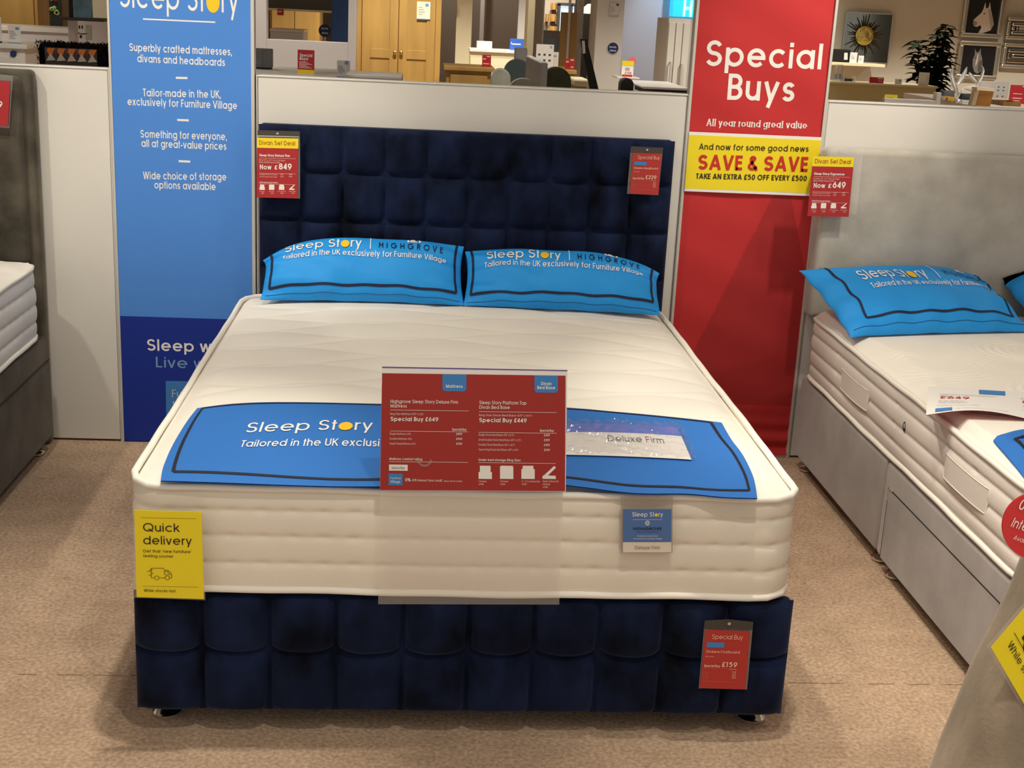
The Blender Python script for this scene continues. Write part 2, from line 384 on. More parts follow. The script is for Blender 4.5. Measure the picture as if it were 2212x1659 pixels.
def text_px(mb, s, p0, p1, cap_px, Y, w=.13, eps=.0012, cling=None, **kw):
    """a line of text whose baseline runs between two photo points on the upright plane y = Y"""
    a, b = at(*p0, Y), at(*p1, Y); W = (b-a).length
    cap = cap_px*W/math.hypot(p1[0]-p0[0], p1[1]-p0[1])/.962
    f0 = plane_fn(a, b, eps)
    def f1(x, y, k):
        p = f0(x, y, k)
        return (p.x, cling(p.x, p.z)-.0007-k*.00006, p.z) if cling else p
    write(mb, s, f1, W=W, cap=cap, w=w, step=.12 if cling else None, **kw)
def rect_px(mb, quad, Y, thick=.0015, mi=0, front=0):
    """a flat sheet in the plane y = Y given by its four corners in the photo"""
    mb.prism([at(px, py, Y-front) for px, py in quad], (0, thick, 0), mi)
def line_px(mb, p0, p1, wpx, Y, eps=.0012, mi=0):
    a, b = at(*p0, Y), at(*p1, Y); f = plane_fn(a, b, eps); W = (b-a).length
    h = wpx*W/math.hypot(p1[0]-p0[0], p1[1]-p0[1])/2
    stroke(mb, [(0, 0), (W, 0)], False, h, f, mi=mi)

# ------------------------------------------------------------------ materials
WHITE_PANEL = mat('white_laminate', (216, 211, 204), .55, noise=(2.5, .03, 2))
ALU = mat('brushed_aluminium', (206, 202, 196), .4, .25)
NAVY = mat('navy_velvet', (16, 24, 47), .85, spec=.1, noise=(11, .85, 6, (1, 1, .6)), bump=(140, .25, .002), sheen=.6)
INK_WHITE = mat('white_print', (236, 232, 226), .6)
INK_NAVY = mat('navy_print', (20, 28, 62), .6)
INK_YELLOW = mat('yellow_print', (246, 196, 30), .6)
INK_BLACK = mat('black_print', (42, 34, 26), .6)
INK_RED = mat('red_print', (196, 44, 34), .6)
RED = mat('red_print_card', (172, 40, 44), .45, noise=(3, .05, 2))
YELLOW = mat('yellow_print_card', (238, 214, 34), .5)
BLUE_CARD = mat('blue_print_card', (62, 130, 196), .5)
PAPER = mat('white_paper', (236, 232, 228), .6)
CHROME = mat('chrome', (225, 222, 216), .08, 1)
CLEAR = clear_mat('clear_plastic', haze=.05, gloss=.07)
CLEAR_HAZE = clear_mat('clear_acrylic', haze=.10, gloss=.05, hazecol=(240, 232, 222))
OAK = mat('honey_oak', (172, 136, 74), .5, noise=(7, .16, 5, (1, 1, .12)))
OAK_DARK = mat('dark_oak', (110, 72, 30), .6)  # darker oak for struts, plinths, legs and the door gap strip
BLACK = mat('black_matt', (18, 17, 17), .6)
DARKGREY = mat('dark_grey', (70, 68, 66), .6)
GREYFAB = mat('grey_linen', (150, 146, 138), .9, noise=(30, .12, 4), bump=(160, .3, .002))
WHITE_GLOSS = mat('white_gloss', (228, 224, 218), .3)
BRASS = mat('brushed_brass', (196, 168, 96), .3, 1)
GREENFAB = mat('olive_green_velvet', (70, 76, 58), .9, noise=(20, .2, 3), sheen=.3)
GREIGE = mat('greige_paint', (184, 178, 164), .8, noise=(1.2, .03, 2))

# ------------------------------------------------------------------ the setting
def carpet():
    M = mat('tan_carpet', (172, 140, 112), .95, spec=.1); nt = M.node_tree; b = nt.nodes['Principled BSDF']
    tc = nt.nodes.new('ShaderNodeTexCoord')
    def noise(sc, det, vec=None):
        n = nt.nodes.new('ShaderNodeTexNoise'); n.inputs['Scale'].default_value = sc; n.inputs['Detail'].default_value = det
        nt.links.new(vec or tc.outputs['Object'], n.inputs['Vector']); return n.outputs[0]
    def ramp(src, p0, c0, p1, c1):
        r = nt.nodes.new('ShaderNodeValToRGB'); r.color_ramp.elements[0].position = p0; r.color_ramp.elements[1].position = p1
        r.color_ramp.elements[0].color = c0; r.color_ramp.elements[1].color = c1; nt.links.new(src, r.inputs[0]); return r.outputs[0]
    def mix(a, bb, fac, mode='MULTIPLY'):
        x = nt.nodes.new('ShaderNodeMixRGB'); x.blend_type = mode
        if isinstance(fac, float): x.inputs[0].default_value = fac
        else: nt.links.new(fac, x.inputs[0])
        for k, s in ((1, a), (2, bb)):
            if isinstance(s, tuple): x.inputs[k].default_value = s
            else: nt.links.new(s, x.inputs[k])
        return x.outputs[0]
    c = ramp(noise(95, 4), .32, lin((170, 141, 117)), .68, lin((208, 180, 154)))
    c = mix(c, ramp(noise(9, 3), .35, (.86, .85, .84, 1), .65, (1, 1, 1, 1)), 1.0)
    c = mix(c, ramp(noise(34, 2), .26, (.62, .56, .5, 1), .33, (1, 1, 1, 1)), .7)
    # worn seam between two carpet widths along y = -1.82
    sp = nt.nodes.new('ShaderNodeSeparateXYZ'); nt.links.new(tc.outputs['Object'], sp.inputs[0])
    ad = nt.nodes.new('ShaderNodeMath'); ad.operation = 'ADD'; ad.inputs[1].default_value = 1.82; nt.links.new(sp.outputs[1], ad.inputs[0])
    ab = nt.nodes.new('ShaderNodeMath'); ab.operation = 'ABSOLUTE'; nt.links.new(ad.outputs[0], ab.inputs[0])
    lt = nt.nodes.new('ShaderNodeMath'); lt.operation = 'LESS_THAN'; lt.inputs[1].default_value = .0017; nt.links.new(ab.outputs[0], lt.inputs[0])
    gt = nt.nodes.new('ShaderNodeMath'); gt.operation = 'GREATER_THAN'; gt.inputs[1].default_value = .47; nt.links.new(noise(11, 2), gt.inputs[0])
    ml = nt.nodes.new('ShaderNodeMath'); ml.operation = 'MULTIPLY'; nt.links.new(lt.outputs[0], ml.inputs[0]); nt.links.new(gt.outputs[0], ml.inputs[1])
    c = mix(c, lin((112, 84, 62)), ml.outputs[0], 'MIX')
    nt.links.new(c, b.inputs['Base Color'])
    bp = nt.nodes.new('ShaderNodeBump'); bp.inputs['Strength'].default_value = .35; bp.inputs['Distance'].default_value = .006
    nt.links.new(noise(120, 3), bp.inputs['Height']); nt.links.new(bp.outputs[0], b.inputs['Normal'])
    return M
fl = MB().grid(lambda u, v: (-9+20*u, -8+25*v, 0), 4, 4).build('floor', carpet()); tag(fl, kind='structure')
fl.location = (0, 0, 0)
for vv, o0 in ((fl.data.vertices, Vector((1, 4.5, 0))),):
    for v in vv: v.co += o0
CEIL = mat('ceiling_white', (205, 200, 192), .8)
tag(MB().box(-9, 11, -3.9, 17, 3.05, 3.15).build('ceiling', CEIL), kind='structure')
tag(MB().box(-9, 11, 16.5, 16.65, 0, 3.05).build('wall_back', mat('taupe_wall', (150, 140, 124), .8, noise=(1, .04, 2))), kind='structure')
tag(MB().box(-8.6, -8.45, -3, 16.5, 0, 3.05).build('wall_left', GREIGE), kind='structure')
tag(MB().box(10.4, 10.55, -3, 16.5, 0, 3.05).build('wall_right', GREIGE), kind='structure')
tag(MB().box(4.28, 10.4, 12.0, 12.12, 0, 3.05).build('wall_gallery', GREIGE), kind='structure')

# low display partitions behind the beds, each a laminate board with a metal edge
PZ = 1.387
def partition(name, x0, x1, label):
    t = thing('display_partition', label, 'partition', ((x0+x1)/2, .03, 0))
    MB().box(x0+.004, x1-.004, 0, .06, .008, PZ-.007, .002).build('board', WHITE_PANEL, t)
    MB().box(x0+.002, x1-.002, -.003, .063, PZ-.007, PZ, .002).build('top_trim', ALU, t)
    e = MB()
    for x in (x0, x1): e.box(x-.0025, x+.0025, -.002, .062, 0, PZ, .001)
    e.build('side_trim', ALU, t); return t
XB0, XB1, XR0, XR1 = -1.236, -.737, .840, 1.342
partition('a', -3.4, XB0-.005, 'low cream display partition left of the tall blue banner')
partition('b', XB1+.014, XR0-.006, 'low cream display partition behind the navy headboard')
partition('c', XR1+.010, 4.0, 'low cream display partition behind the grey headboard on the right')

# tall blue banner
BT = 2.35
BLUE_LIGHT = mat('blue_banner_print', (74, 134, 216), .65, noise=(.8, .05, 1)); BLUE_DARK = mat('dark_blue_banner_print', (10, 42, 142), .65)
t = thing('blue_banner', 'tall blue banner with white sales wording left of the navy bed', 'banner', (-.985, .02, 0))
zs = at(380, 686, 0).z
MB().box(XB0+.006, XB1-.006, -.001, .04, zs, BT).build('blue_panel', BLUE_LIGHT, t, label='light blue upper panel')
MB().box(XB0+.006, XB1-.006, -.0011, .04, .004, zs).build('blue_panel', BLUE_DARK, t, label='dark blue lower panel')
f = MB()
f.box(XB0-.002, XB0+.006, -.004, .045, 0, BT+.008, .001); f.box(XB1-.006, XB1+.006, -.006, .045, 0, BT+.008, .001); f.box(XB0, XB1, -.004, .045, BT, BT+.008)
f.build('frame', ALU, t)
L = MB(); D = MB()
text_px(L, 'Sleep Story', (256, 15), (517, 29), 55, 0, .115, dot=8, dot_mb=D, skip=(8,))
line_px(L, (309, 41), (465, 48), 3, 0)
L = L.build('logo_lettering', INK_WHITE, t); D.build('yellow_dot', INK_YELLOW, L)
for para in ((('Superbly crafted mattresses,', (279, 110), (502, 120)), ('divans and headboards', (296, 134), (487, 143))),
        (('Tailor-made in the UK,', (309, 208), (478, 212)), ('exclusively for Furniture Village', (275, 227), (513, 236))),
        (('Something for everyone,', (303, 297), (491, 303)), ('all at great-value prices', (305, 317), (490, 324))),
        (('Wide choice of storage', (309, 387), (490, 390)), ('options available', (333, 407), (467, 411)))):
    L = MB()
    for q_ in para: text_px(L, q_[0], q_[1], q_[2], 16, 0, .145)
    L.build('white_paragraph', INK_WHITE, t)
for a, b in (((380, 168), (405, 168.6)), ((383, 259), (408, 260)), ((386, 348), (411, 349))):
    L = MB(); line_px(L, a, b, 4.5, 0); L.build('white_dash', INK_WHITE, t)
L = MB(); text_px(L, 'Sleep well', (316, 757), (500, 762), 25, 0, .15); L.build('white_slogan', INK_WHITE, t)
L = MB(); text_px(L, 'Live well', (335, 793), (487, 798), 23, 0, .12); L.build('pale_slogan', mat('pale_blue_print', (120, 160, 200), .6), t)
lg = MB(); rect_px(lg, [(358, 823), (512, 826), (512, 980), (360, 976)], -.0022, .001); lg = lg.build('logo_square', mat('mid_blue_print', (62, 124, 190), .6), t)
L = MB(); text_px(L, 'Furniture', (371, 858), (455, 861), 17, -.0022, .10); text_px(L, 'Village', (372, 890), (470, 894), 24, -.0022, .10)
L.build('logo_lettering', mat('pale_print', (196, 208, 220), .6), lg)

# tall red banner: fabric in a metal frame, with a yellow sheet across it
t = thing('red_banner', 'tall red fabric banner with white headline and yellow strip', 'banner', (1.09, .02, 0))
def fab_y(x, z):
    y = -.002 + .0022*math.sin(z*9+x*7)*math.sin(x*11+1.3) + .0012*math.sin(z*31+x*13)
    if z < .20: y += (.2-z)*.05*math.sin(z*95+3*x)
    return y
def red_fab(u, v):
    x = XR0+.004+(XR1-XR0-.008)*u; z = .012+(BT-.012)*v
    return (x, fab_y(x, z), z)
def facet_tone(u, v):
    x = XR0+.5*u; z = BT*v                                           # printed two-tone facets of the design
    return 1 if ((.2 < z < 1.02) and x > 1.18-.42*(1.02-z)/1.02 and not (x > 1.33-.09*(z-.75)/.3 and z > .75)) or (z > 1.75 and x < .96+.10*(2.3-z)) else 0
M1 = mat('red_banner_fabric', (188, 42, 44), .75, bump=(22, .3, .004)); M2 = mat('deep_red_banner_fabric', (164, 36, 38), .75, bump=(22, .3, .004))
MB().grid(red_fab, 120, 300, mi=facet_tone).build('red_fabric', [M1, M2], t, smooth='all')
f = MB()
f.box(XR0-.006, XR0+.004, -.008, .045, 0, BT+.008, .001); f.box(XR1-.004, XR1+.006, -.008, .045, 0, BT+.008, .001); f.box(XR0, XR1, -.008, .045, BT, BT+.008); f.box(XR0, XR1, -.006, .045, 0, .010)
f.build('frame', ALU, t)
L = MB()
text_px(L, 'Special', (1519, 142), (1777, 150), 51, 0, .155, cling=fab_y); text_px(L, 'Buys', (1566, 215), (1718, 220), 52, 0, .155, cling=fab_y)
L.build('white_headline', INK_WHITE, t); L = MB()
text_px(L, 'All year round great value', (1525, 272), (1743, 278), 14.5, 0, .20, cling=fab_y, con=.3, serif=True)
L.build('white_strapline', INK_WHITE, t)
q = [(1489, 289), (1775, 290), (1761, 417), (1479, 408)]
za, zb = at(1489, 284, 0).z, at(1479, 412, 0).z
ys = MB().box(XR0+.004, XR1-.004, -.012, -.008, zb, za).build('white_strip', PAPER, t)
zy0, zy1 = at(1480, 406, 0).z, at(1488, 290.5, 0).z
ye = MB().box(XR0+.004, XR1-.004, -.0125, -.012, zy0, zy1).build('yellow_sheet', YELLOW, ys)
L = MB(); text_px(L, 'And now for some good news', (1509, 323), (1747, 328), 12.5, -.0125, .14); text_px(L, 'TAKE AN EXTRA \u00a350 OFF EVERY \u00a3500', (1503, 386), (1743, 391), 11, -.0125, .19)
L.build('black_lettering', INK_BLACK, ys)
L = MB(); text_px(L, 'SAVE & SAVE', (1505, 366), (1746, 371), 30, -.0125, .2); L.build('red_lettering', INK_RED, ys)

# ------------------------------------------------------------------ beds
def foot(x, y, parent, r=.034, h=.06):
    MB().lathe((x, y, 0), [(r*.6, 0), (r, .004), (r, .010), (r*.75, .016), (r*.32, .020), (r*.28, h)], 28).build('chrome_foot', CHROME, parent, smooth=True)
def rrect(x0, x1, y0, y1, r, n):
    """points round a rounded rectangle, about n of them, evenly spaced; returns (x, y, nx, ny, s)"""
    w_, d_ = x1-x0, y1-y0; per = 2*(w_+d_-4*r)+2*PI*r; out = []
    for i in range(n):
        s = per*i/n; q = s
        segs = [(w_-2*r, 'b'), (PI*r/2, 'br'), (d_-2*r, 'r'), (PI*r/2, 'tr'), (w_-2*r, 't'), (PI*r/2, 'tl'), (d_-2*r, 'l'), (PI*r/2, 'bl')]
        for ln, k in segs:
            if q <= ln: break
            q -= ln
        a = q/r
        if k == 'b': p = (x0+r+q, y0, 0, -1)
        elif k == 'r': p = (x1, y0+r+q, 1, 0)
        elif k == 't': p = (x1-r-q, y1, 0, 1)
        elif k == 'l': p = (x0, y1-r-q, -1, 0)
        else:
            cx, cy, a0 = {'br': (x1-r, y0+r, -PI/2), 'tr': (x1-r, y1-r, 0), 'tl': (x0+r, y1-r, PI/2), 'bl': (x0+r, y0+r, PI)}[k]
            p = (cx+r*math.cos(a0+a), cy+r*math.sin(a0+a), math.cos(a0+a), math.sin(a0+a))
        out.append(p+(s,))
    return out, per
def mattress(label, x0, x1, y0, y1, z0, z1, top_fn, rows, side_mat, top_mat, pipe_mat, r=.085, bulge=.012, dim=.068, res=(150, 190), nper=620, sag=0, top_mi=0, pipe_r=.0085):
    t = thing('mattress', label, 'mattress', ((x0+x1)/2, (y0+y1)/2, z0))
    P, per = rrect(x0, x1, y0, y1, r, nper)
    zr = [z0+.012] + rows + [z1-.012]
    def side(u, v):
        i = int(round(u*nper)) % nper; x, y, nx, ny, s = P[i]; z = z0+.004+(z1-z0-.008)*v
        for a, b in zip(zr, zr[1:]):
            if z <= b or b == zr[-1]: break
        c = max(-1, min(1, (z-(a+b)/2)/((b-a)/2))); d = bulge*(1-abs(c)**2.4)
        for k, q in enumerate(rows):
            g = math.exp(-((z-q)/.007)**2); ph = (s/dim+.5*(k % 2)*0) % 1.0; ph = min(ph, 1-ph)*dim
            d -= .0055*g*math.exp(-(ph/.009)**2) + .0008*g
        d += .004*math.sin(PI*v) + .0015*math.sin(s*9+z*20)
        return (x+nx*d, y+ny*d, z)
    MB().grid(side, nper, 60, wrap=True).build('quilted_border', side_mat, t, smooth='all')
    hx, hy, cx, cy = (x1-x0)/2, (y1-y0)/2, (x0+x1)/2, (y0+y1)/2
    def top(u, v):
        a, b = 2*u-1, 2*v-1; qx, qy = a*hx, b*hy
        ex, ey = abs(qx)-(hx-r), abs(qy)-(hy-r)
        if ex > 0 and ey > 0:
            ea, eb = ex/r, ey/r
            qx = math.copysign(hx-r+r*ea*math.sqrt(1-eb*eb/2), qx); qy = math.copysign(hy-r+r*eb*math.sqrt(1-ea*ea/2), qy)
        x, y = cx+qx, cy+qy
        return (x, y, top_fn(x, y))
    MB().grid(top, res[0], res[1], mi=top_mi).build('quilted_top', top_mat, t, smooth='all')
    for z in (z1-.004, z0+.006):
        MB().tube([(x+nx*(.004), y+ny*.004, z+.0018*math.sin(s*7)+(.001*math.sin(s*23))) for x, y, nx, ny, s in P[::4]], pipe_r, 8, closed=True).build('piping', pipe_mat, t, smooth='all')
    return t
def edge(x, y, x0, x1, y0, y1):
    return min(x-x0, x1-x, y-y0, y1-y)
def tufted(mb, x0, x1, z0, z1, y, cols, zrows, depth, per=14, power=3.2, droop=.004):
    """buttoned panel facing -y: pillowy squares between the column and row lines"""
    nx = cols*per; nz = per*(len(zrows)-1)
    def fn(u, v):
        x = x0+(x1-x0)*u; k = min(len(zrows)-2, int(v*(len(zrows)-1)+1e-6)); fz = v*(len(zrows)-1)-k; z = zrows[k]+(zrows[k+1]-zrows[k])*fz
        fx = (u*cols) % 1.0 if u < 1 else 1.0
        a, b = abs(2*fx-1), abs(2*fz-1)
        h = (1-a**power)*(1-b**power); h = max(0, h)**.55
        corner = math.exp(-(((1-a)*.9)**2+((1-b)*.9)**2)/.02)
        ex = min(u, 1-u)*cols
        wob = .0025*math.sin(x*37+z*23)*h + .004*math.sin(k*2.1+int(u*cols)*1.7)*h
        d = depth*h - .012*corner*(0 if ex < .1 or v > .98 or v < .02 else 1) + wob
        if .01 < v < .999: z -= droop*((1-a*a)-.45)*(b**3)*(1 if 0 < fz < 1 or 0 < k else 0)*(1 if (k > 0 or fz > .5) and (k < len(zrows)-2 or fz < .5) else 0)
        return (x, y-d, z)
    mb.grid(fn, nx, nz)

# ---- the navy bed in the middle
MX0, MX1, MY0, MY1, MZ0, MZ1 = -.752, .752, -2.092, -.125, .362, .614
def groove(x, y):
    d = 9
    for k in range(11):
        yk = -2.15 + k*.215
        d = min(d, abs(y-(yk+.060*math.sin(x*7.0+k*.45)+.03*x)))
        d = min(d, abs(y-(yk+.095+.075*math.sin(x*6.0+2.4+k*.6))*1.0))
    return d
def main_top(x, y, raw=False):
    e = edge(x, y, MX0, MX1, MY0, MY1)
    z = .613 + .034*max(0, 1-(abs(x)/.76)**2.6)*max(0, 1-(abs(y+1.1)/1.02)**4)
    if e < .05: z -= .010*(1-max(0, e)/.05)**2
    if not raw: z += .009*(1-math.exp(-groove(x, y)/.030))*min(1, max(0, e-.012)/.05) - .004
    return z
def ticking(name, rgb):
    return mat(name, rgb, .9, spec=.15, noise=(4, .03, 2), bump=(260, .35, .0015), sheen=.1)
TICK = ticking('white_knit_ticking', (236, 230, 220)); TICK_SIDE = ticking('cream_border_fabric', (232, 222, 206)); PIPE = mat('cream_piping', (240, 234, 224), .7)

t = thing('divan_base', 'navy velvet divan base under the white mattress, on chrome feet', 'bed base', (0, -1.1, 0))
MB().box(-.745, .745, -2.035, -.105, .058, .355, .02).build('base_body', NAVY, t, smooth=True)
for x, y in ((-.70, -2.00), (.715, -2.00), (-.69, -.2), (.69, -.2)): foot(x, y, t)
t = thing('footboard', 'deep buttoned navy velvet footboard panel across the bed front', 'footboard', (0, -2.06, .05))
mb = MB().box(-.752, .764, -2.078, -2.037, .057, .352, .012)
tufted(mb, -.7525, .7645, .057, .354, -2.074, 10, [.057, .212, .354], .036, per=18, power=4, droop=.020)
mb.build('buttoned_panel', NAVY, t, smooth='all')
mattress('white quilted mattress on the navy divan base, blue runner across it', MX0, MX1, MY0, MY1, MZ0, MZ1, main_top,
         [.432, .497, .558], TICK_SIDE, TICK, PIPE, r=.085, res=(220, 300), bulge=.0038)

t = thing('headboard', 'tall navy velvet buttoned headboard in front of cream partition', 'headboard', (.037, -.05, 0))
mb = MB().box(-.708, .782, -.078, -.006, .02, 1.222, .012)
tufted(mb, -.7085, .7825, 0, 0, -.074, 10, [.37, .54, .712, .886, 1.060, 1.222], .030, per=18, power=3.4)
mb.build('buttoned_panel', NAVY, t, smooth='all')
bt = MB()
for i in range(1, 10):
    for z in (.54, .712, .886, 1.060): bt.lathe((-.7085+.1491*i, -.0745, z), [(.0085, 0), (.007, .003), (.003, .005)], 10, axis='y')
bt.build('button', NAVY, t, smooth=True)
st = MB()
for s in (-.45, .52): st.box(s-.03, s+.03, -.006, -.001, 0, .5)
st.build('strut', OAK_DARK, t)

# ---- pillows
PILLOW = mat('bright_blue_cotton', (34, 150, 232), .6, spec=.3, bump=(8, .35, .03))
def pillow(label, O, ex, ang, hw, hl, T, grp, clamp, seedv, lines, ring, corner=.0, back=.5, drop=(.5, .5)):
    ex = Vector(ex).normalized(); up = Vector((0, 0, 1)); fw = up.cross(ex); fw.z = 0; fw.normalize()   # fw points to the headboard
    em = fw*math.cos(ang)+up*math.sin(ang); en = ex.cross(em).normalized()
    if en.z < 0: en = -en
    rd = random.Random(seedv); ph = [rd.uniform(0, 6) for _ in range(6)]
    O = Vector(O)
    def S(u, v, s=1, eps=0):
        w_ = max(0, (1-abs(u)**3.0))**.6*max(0, (1-abs(v)**2.4))**.58
        x = u*hw*(1-.035*(1-v*v)*abs(u)); y = v*hl*(1-.05*(1-u*u)*(1 if v < 0 else 0) - (drop[0 if u < 0 else 1]*abs(u)**3.0 if v > 0 else 0))
        wr = .004*math.sin(9*u+ph[0]+2*v)*math.sin(4*v+ph[1])
        pk = math.exp(-((1-abs(u))/.22)**2)
        wr += .011*pk*math.sin(11*v+ph[2]+4*u) + .006*math.sin(7*u+5*v+ph[4])*math.exp(-((v+.2)/.5)**2)*abs(u) + .006*math.sin(17*u+ph[3])*math.exp(-((v+1)/.4)**2)
        p = O + ex*x + em*(y+hl) + en*((T*w_*(1 if s > 0 else -back))+wr*(w_+.25)+corner*pk*abs(v)*abs(u)+eps)
        return Vector(clamp(p, eps))
    t = thing('pillow', label, 'pillow', tuple(O), grp)
    mb = MB(); n, m_ = 56, 40
    sm = lambda a: math.sin((a-.5)*PI)
    mb.grid(lambda a, b: S(sm(a), sm(b), 1), n, m_); mb.grid(lambda a, b: S(sm(1-a), sm(b), -1), n, m_)
    mb.build('cover', PILLOW, t, smooth='all')
    bl = MB()
    q = [(-ring[0], .97), (-ring[0], -ring[1]), (ring[2], -ring[1]), (ring[2], .97)]
    hs = .0043
    for a, b in zip(q, q[1:]):
        stroke(bl, [(a[0]*hw, a[1]*hl), (b[0]*hw, b[1]*hl)], False, hs, lambda x, y, k: S(x/hw, y/hl, 1, .0022), step=.012)
    bl.build('border_line', INK_NAVY, t, smooth='all')
    MB().tube([S(-.96+1.92*i/60, -.90, 1, .0005) for i in range(61)], .0012, 5).build('seam', mat('dark_blue_thread', (22, 84, 140), .8), t, smooth='all')
    Wm, Nm, Ym = MB(), MB(), MB()
    for s, u0, v0, u1, cap, wt, ink, dt in lines:
        tgt = {'w': Wm, 'n': Nm}[ink]
        write(tgt, s, lambda x, y, k: S(u0+x/hw, v0+y/hl, 1, .0026+k*.0001), W=(u1-u0)*hw, cap=cap, w=wt, step=.08, track=.42 if s == 'HIGHGROVE' else 0,
              dot=dt, dot_mb=Ym, skip=(dt,) if dt is not None else '')
    if Wm.v: Wm.build('white_lettering', INK_WHITE, t)
    if Nm.v: Nm.build('navy_lettering', INK_NAVY, t)
    if Ym.v: Ym.build('yellow_dot', INK_YELLOW, t)
    return S, t
def clamp_main(p, eps):
    y = min(p.y, -.103); z = max(p.z, main_top(p.x, p.y)+.004 if p.y > -2 else p.z); return (p.x, y, z+eps*.2)
LINES = [('Sleep Story', -.80, .42, -.02, .046, .13, 'w', 8), ('Tailored in the UK exclusively for Furniture Village', -.82, .12, .84, .026, .14, 'w', None),
         ('HIGHGROVE', .14, .44, .80, .030, .14, 'n', None), ('|', .05, .44, .07, .05, .12, 'w', None), ('(\u0026)', .42, .72, .56, .022, .2, 'w', None)]
pillow('bright blue printed pillow against navy headboard, left of the pair', (-.322, -.305, .638), (1, .02, 0), math.radians(48), .3565, .130, .074,
       'blue pillows on the navy bed', clamp_main, 1, LINES, (.93, .72, .93), drop=(.75, .12))
pillow('bright blue printed pillow against navy headboard, right of the pair', (.3785, -.325, .636), (1, -.05, 0), math.radians(46), .3515, .125, .068,
       'blue pillows on the navy bed', clamp_main, 5, LINES, (.94, .70, .93), drop=(.12, .6))

# ---- blue runner across the foot of the mattress
def on_top(px, py, fn, z=.64, up=.004):
    for _ in range(12):
        p = atz(px, py, z); z = fn(p.x, p.y)+up
    return p
def pl_interp(pts, u):
    k = min(len(pts)-2, int(u*(len(pts)-1))); f_ = u*(len(pts)-1)-k
    return pts[k].lerp(pts[k+1], f_)
def smooth_pts(pts, n=24):
    out = []
    N = len(pts)
    for i in range(n+1):
        t_ = i/n*(N-1); k = min(N-2, int(t_)); f_ = t_-k
        p0, p1, p2, p3 = pts[max(0, k-1)], pts[k], pts[k+1], pts[min(N-1, k+2)]
        out.append(.5*((2*p1)+(p2-p0)*f_+(2*p0-5*p1+4*p2-p3)*f_*f_+(3*p1-p0-3*p2+p3)*f_**3))
    return out
flat = lambda x, y: main_top(max(MX0+.04, min(MX1-.04, x)), max(MY0+.05, y), True)+.0085
def run_z(x, y):
    z = flat(x, y) + .0035 + .003*math.sin(x*9+1)*math.sin(y*8) + .006*math.exp(-((y+2.06)/.05)**2)*math.sin(x*8.5+.6)
    e = edge(x, y, MX0, MX1, MY0, MY1)
    z = max(z, .6235-max(0, abs(e-.004)-.012)*.9)
    return z
fr = smooth_pts([on_top(*p, flat) for p in ((347, 1042), (500, 1045), (820, 1047), (1020, 1046), (1225, 1050), (1370, 1062), (1480, 1062), (1560, 1072), (1636, 1077))])
bk = smooth_pts([on_top(*p, flat) for p in ((426, 881), (500, 872), (600, 868), (820, 872), (1020, 874), (1225, 880), (1330, 889), (1450, 900), (1559, 912))])
lf = smooth_pts([on_top(*p, flat) for p in ((347, 1042), (356, 1000), (375, 955), (403, 909), (426, 881))])
rt = smooth_pts([on_top(*p, flat) for p in ((1636, 1077), (1628, 1032), (1605, 981), (1580, 947), (1559, 912))])
def runner(u, v, up=0):
    F, B, Lf, Rt = pl_interp(fr, u), pl_interp(bk, u), pl_interp(lf, v), pl_interp(rt, v)
    p = F*(1-v)+B*v + Lf*(1-u)+Rt*u - (fr[0]*(1-u)*(1-v)+fr[-1]*u*(1-v)+bk[0]*(1-u)*v+bk[-1]*u*v)
    return Vector((p.x, p.y, run_z(p.x, p.y)+up))
t = thing('bed_runner', 'blue printed cloth runner lying across the foot of the mattress', 'runner', (0, -1.8, .62))
CLOTH = mat('blue_runner_cloth', (50, 112, 190), .75, spec=.2, bump=(300, .2, .001))
mb = MB().grid(lambda a, b: runner(a, b), 110, 48); mb.grid(lambda a, b: runner(1-a, b, -.0025), 110, 48)
mb.build('cloth', CLOTH, t, smooth='all')
bl = MB(); RW, RH = 1.38, .58
q = [(.032, .115), (.970, .115), (.962, .965), (.030, .965)]
for a, b in zip(q, q[1:]+q[:1]):
    stroke(bl, [(a[0]*RW, a[1]*RH), (b[0]*RW, b[1]*RH)], False, .0075, lambda x, y, k: runner(x/RW, y/RH, .0012), step=.014)
bl.build('border_line', mat('black_navy_print', (20, 24, 40), .7), t, smooth='all')
def text_top(mb, s, p0, p1, ptop, w, zfn=run_z, part=None, **kw):
    a, b, c = (on_top(*p, zfn, up=0) for p in (p0, p1, ptop)); a.z = b.z = c.z = 0
    d = (b-a); W = d.length; d.normalize(); n = Vector((-d.y, d.x, 0)); cap = abs((c-a).dot(n))
    if part: W *= layout(s, w)[1]/layout(part, w)[1]
    def fn(x, y, k):
        p = a+d*x+n*y; return (p.x, p.y, zfn(p.x, p.y)+.0018+k*.00008)
    write(mb, s, fn, W=W, cap=cap, w=w, step=.1, **kw)
Lm, Dm = MB(), MB()
text_top(Lm, 'Sleep Story', (526, 936), (806, 931), (530, 915), .12, dot=8, dot_mb=Dm, skip=(8,))
text_top(Lm, 'Tailored in the UK exclusively', (517, 967), (820, 966), (519, 953), .13, part='Tailored in the UK exclusi')
Lm.build('white_lettering', INK_WHITE, t); Dm.build('yellow_dot', INK_YELLOW, t)

